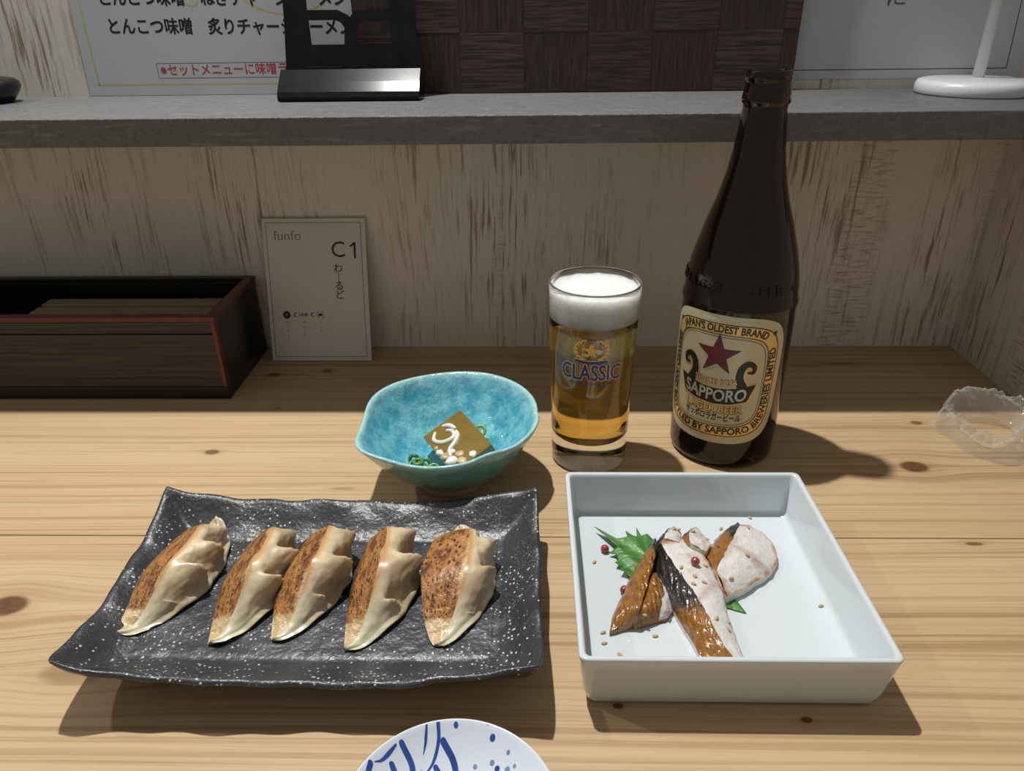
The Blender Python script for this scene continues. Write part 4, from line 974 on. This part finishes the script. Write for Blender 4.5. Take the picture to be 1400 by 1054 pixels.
# dark checkered board
BZ0, TILE, BROW = ZS + .0002, 0.0543, 0.2795
bd = thing('checkered_board', (.06, .690, ZS), 'dark walnut board inlaid in a checkered pattern standing on the shelf', 'board')
box('backing', -.1480, .2262, .6905, .6985, BZ0, .4300, 'black_gloss', bd)
tm = {}
xs = [-.1480, -.1129] + [-.0586 + k * TILE for k in range(6)] + [.2262]; zs = [BZ0 + .0006, BROW, BROW + TILE, BROW + 2 * TILE, .4300]
for i in range(len(xs) - 1):
    for j in range(len(zs) - 1):
        vert = (i + j) % 2 == 1
        box('inlay_square', xs[i] + .0001, xs[i + 1] - .0001, .6888 + (.0002 if vert else 0), .6906, zs[j] + .0001, zs[j + 1] - .0001, 'walnut_v' if vert else 'walnut_h', bd)

# black metal menu stand
hs = thing('menu_stand', (-.147, .65, ZS), 'black metal menu stand with cut-out back and rolled front lip', 'stand')
HY = 0.6560
lipP = [(.6385, .0004), (.6370, .0012), (.6366, .0035), (.6385, .0075), (.6460, .0145), (.6560, .0232), (.6566, .0224), (.6472, .0138), (.6400, .0070), (.6384, .0035), (.6392, .0018), (.6680, .0018), (.6680, .0004)]
lv = [(x, y, ZS + z) for x in (-.2045, -.0890) for y, z in lipP]; k = len(lipP)
mesh('front_lip', lv, [tuple(range(k)), tuple(range(k, 2 * k))[::-1]] + [(i, k + i, k + (i + 1) % k, (i + 1) % k) for i in range(k)], 'black_metal', hs, False)
def stand_back():
    y0 = lambda z: .6640 + (z - ZS) * 0.09
    left = [(-.2040, ZS + .0016), (-.2022, .262), (-.2000, .290), (-.1990, .330), (-.1990, .380)]; right = [(-.0915, .380), (-.0915, .330), (-.0920, .290), (-.0908, .262), (-.0895, ZS + .0016)]
    hole1 = [(-.1795, .2725), (-.1520, .2725), (-.1510, .2850), (-.1535, .2885), (-.1580, .2905), (-.1800, .2905)]
    hole2 = [(-.1130, .2730), (-.1130, .2895), (-.1350, .2895), (-.1400, .2870), (-.1420, .2830), (-.1418, .2760), (-.1385, .2730)]
    hole3 = [(-.1805, .2980), (-.1560, .2980), (-.1480, .2945), (-.1460, .2925), (-.1435, .2950), (-.1410, .2975), (-.1130, .2985), (-.1130, .345), (-.1805, .345)]
    bm = poly_bm([left + right, hole1, hole2, hole3])
    r = bmesh.ops.extrude_face_region(bm, geom=bm.faces[:])
    moved = {v for v in r['geom'] if isinstance(v, bmesh.types.BMVert)}
    for v in bm.verts: v.co = Vector((v.co.x, y0(v.co.y) + (.0016 if v in moved else 0), v.co.y))
    return bm
bm_obj('back_plate', stand_back(), 'black_metal', hs)
for x0, x1 in ((-.1830, -.1540), (-.1460, -.1420)): box('rest_tab', x0, x1, .6570, .6650, .2548, .2562, 'black_metal', hs, .0003)

# white round stand with rod
ws = thing('pole_stand', (.3625, .652, ZS), 'white round-based stand with a slim white rod', 'stand')
lathe('stand_base', [(.0004, .0002), (.0435, .0002), (.0448, .0012), (.0446, .0070), (.0432, .0098), (.0405, .0108), (.006, .0118), (.0004, .0118)], (.3625, .652, ZS), 'white_plastic', ws, 72)
lathe('rod', [(.0004, .0110), (.0044, .0110), (.0044, .2600), (.0036, .2620), (.0004, .2625)], (.3650, .656, ZS), 'white_plastic', ws, 24)

# round black pot at the end of the shelf
pot = thing('sauce_pot', (-.4550, .655, ZS), 'black round-bellied sauce pot at the left end of the shelf', 'pot')
pot['label'] = 'black round-bellied sauce pot beside the menu sheet with yellow border'
lathe('pot_body', [(.0004, .0003), (.0180, .0003), (.0190, .0015), (.0200, .0030), (.0240, .0080), (.0262, .0120), (.0258, .0160), (.0225, .0185), (.0150, .0200), (.0004, .0203)], (-.4550, .655, ZS), 'black_gloss', pot, 48)
lathe('lid_knob', [(.0004, .0200), (.0050, .0200), (.0045, .0225), (.0060, .0250), (.0045, .0275), (.0004, .0280)], (-.4550, .655, ZS), 'black_gloss', pot, 24)

# ---------------------------------------------------------------- torn clear plastic wrapper
def make_wrapperfilm():
    hx, hy = 0.349, 0.4985; NA, NR = 220, 28; V, F = [], []
    for i in range(NA):
        a = 2 * pi * i / NA; ca, sa = cos(a), sin(a)
        rin = 0.0185 + 0.004 * ca + 0.0022 * sin(3 * a + 1)
        ex = 0.030 + 0.003 * sin(5 * a) + (0.058 * max(0, ca) ** 1.2); ey = 0.043 + 0.003 * sin(4 * a + 2)
        rout = 1 / sqrt((ca / ex) ** 2 + (sa / ey) ** 2)
        for j in range(NR + 1):
            q = j / NR; r = rin + (rout - rin) * q; x, y = hx + r * ca, hy + r * sa * 0.98
            z = 0.0035 + 0.020 * sin(pi * min(1, q * 1.05)) ** 0.9 * (0.75 + 0.35 * sin(a + 0.8)) * (1 - .35 * max(0, ca))
            cr = fbm((x, y, 0), 75) * 0.006 + abs(fbm((x, y, 4), 110)) * 0.006 + abs(fbm((x, y, 2), 240)) * 0.003
            z += cr * 1.3 * sin(pi * q); z = max(0.0006, z * (1 - 0.7 * sm(.85, 1, q)))
            V.append((x, y, z))
    for i in range(NA):
        for j in range(NR):
            a, b = i * (NR + 1) + j, ((i + 1) % NA) * (NR + 1) + j; F.append((a, a + 1, b + 1, b))
    o = mesh('plastic_wrapper', V, F, 'film', None, True)
    tag(o, 'crumpled clear plastic wrapper torn open, lying by the side panel', 'wrapper')
make_wrapperfilm()
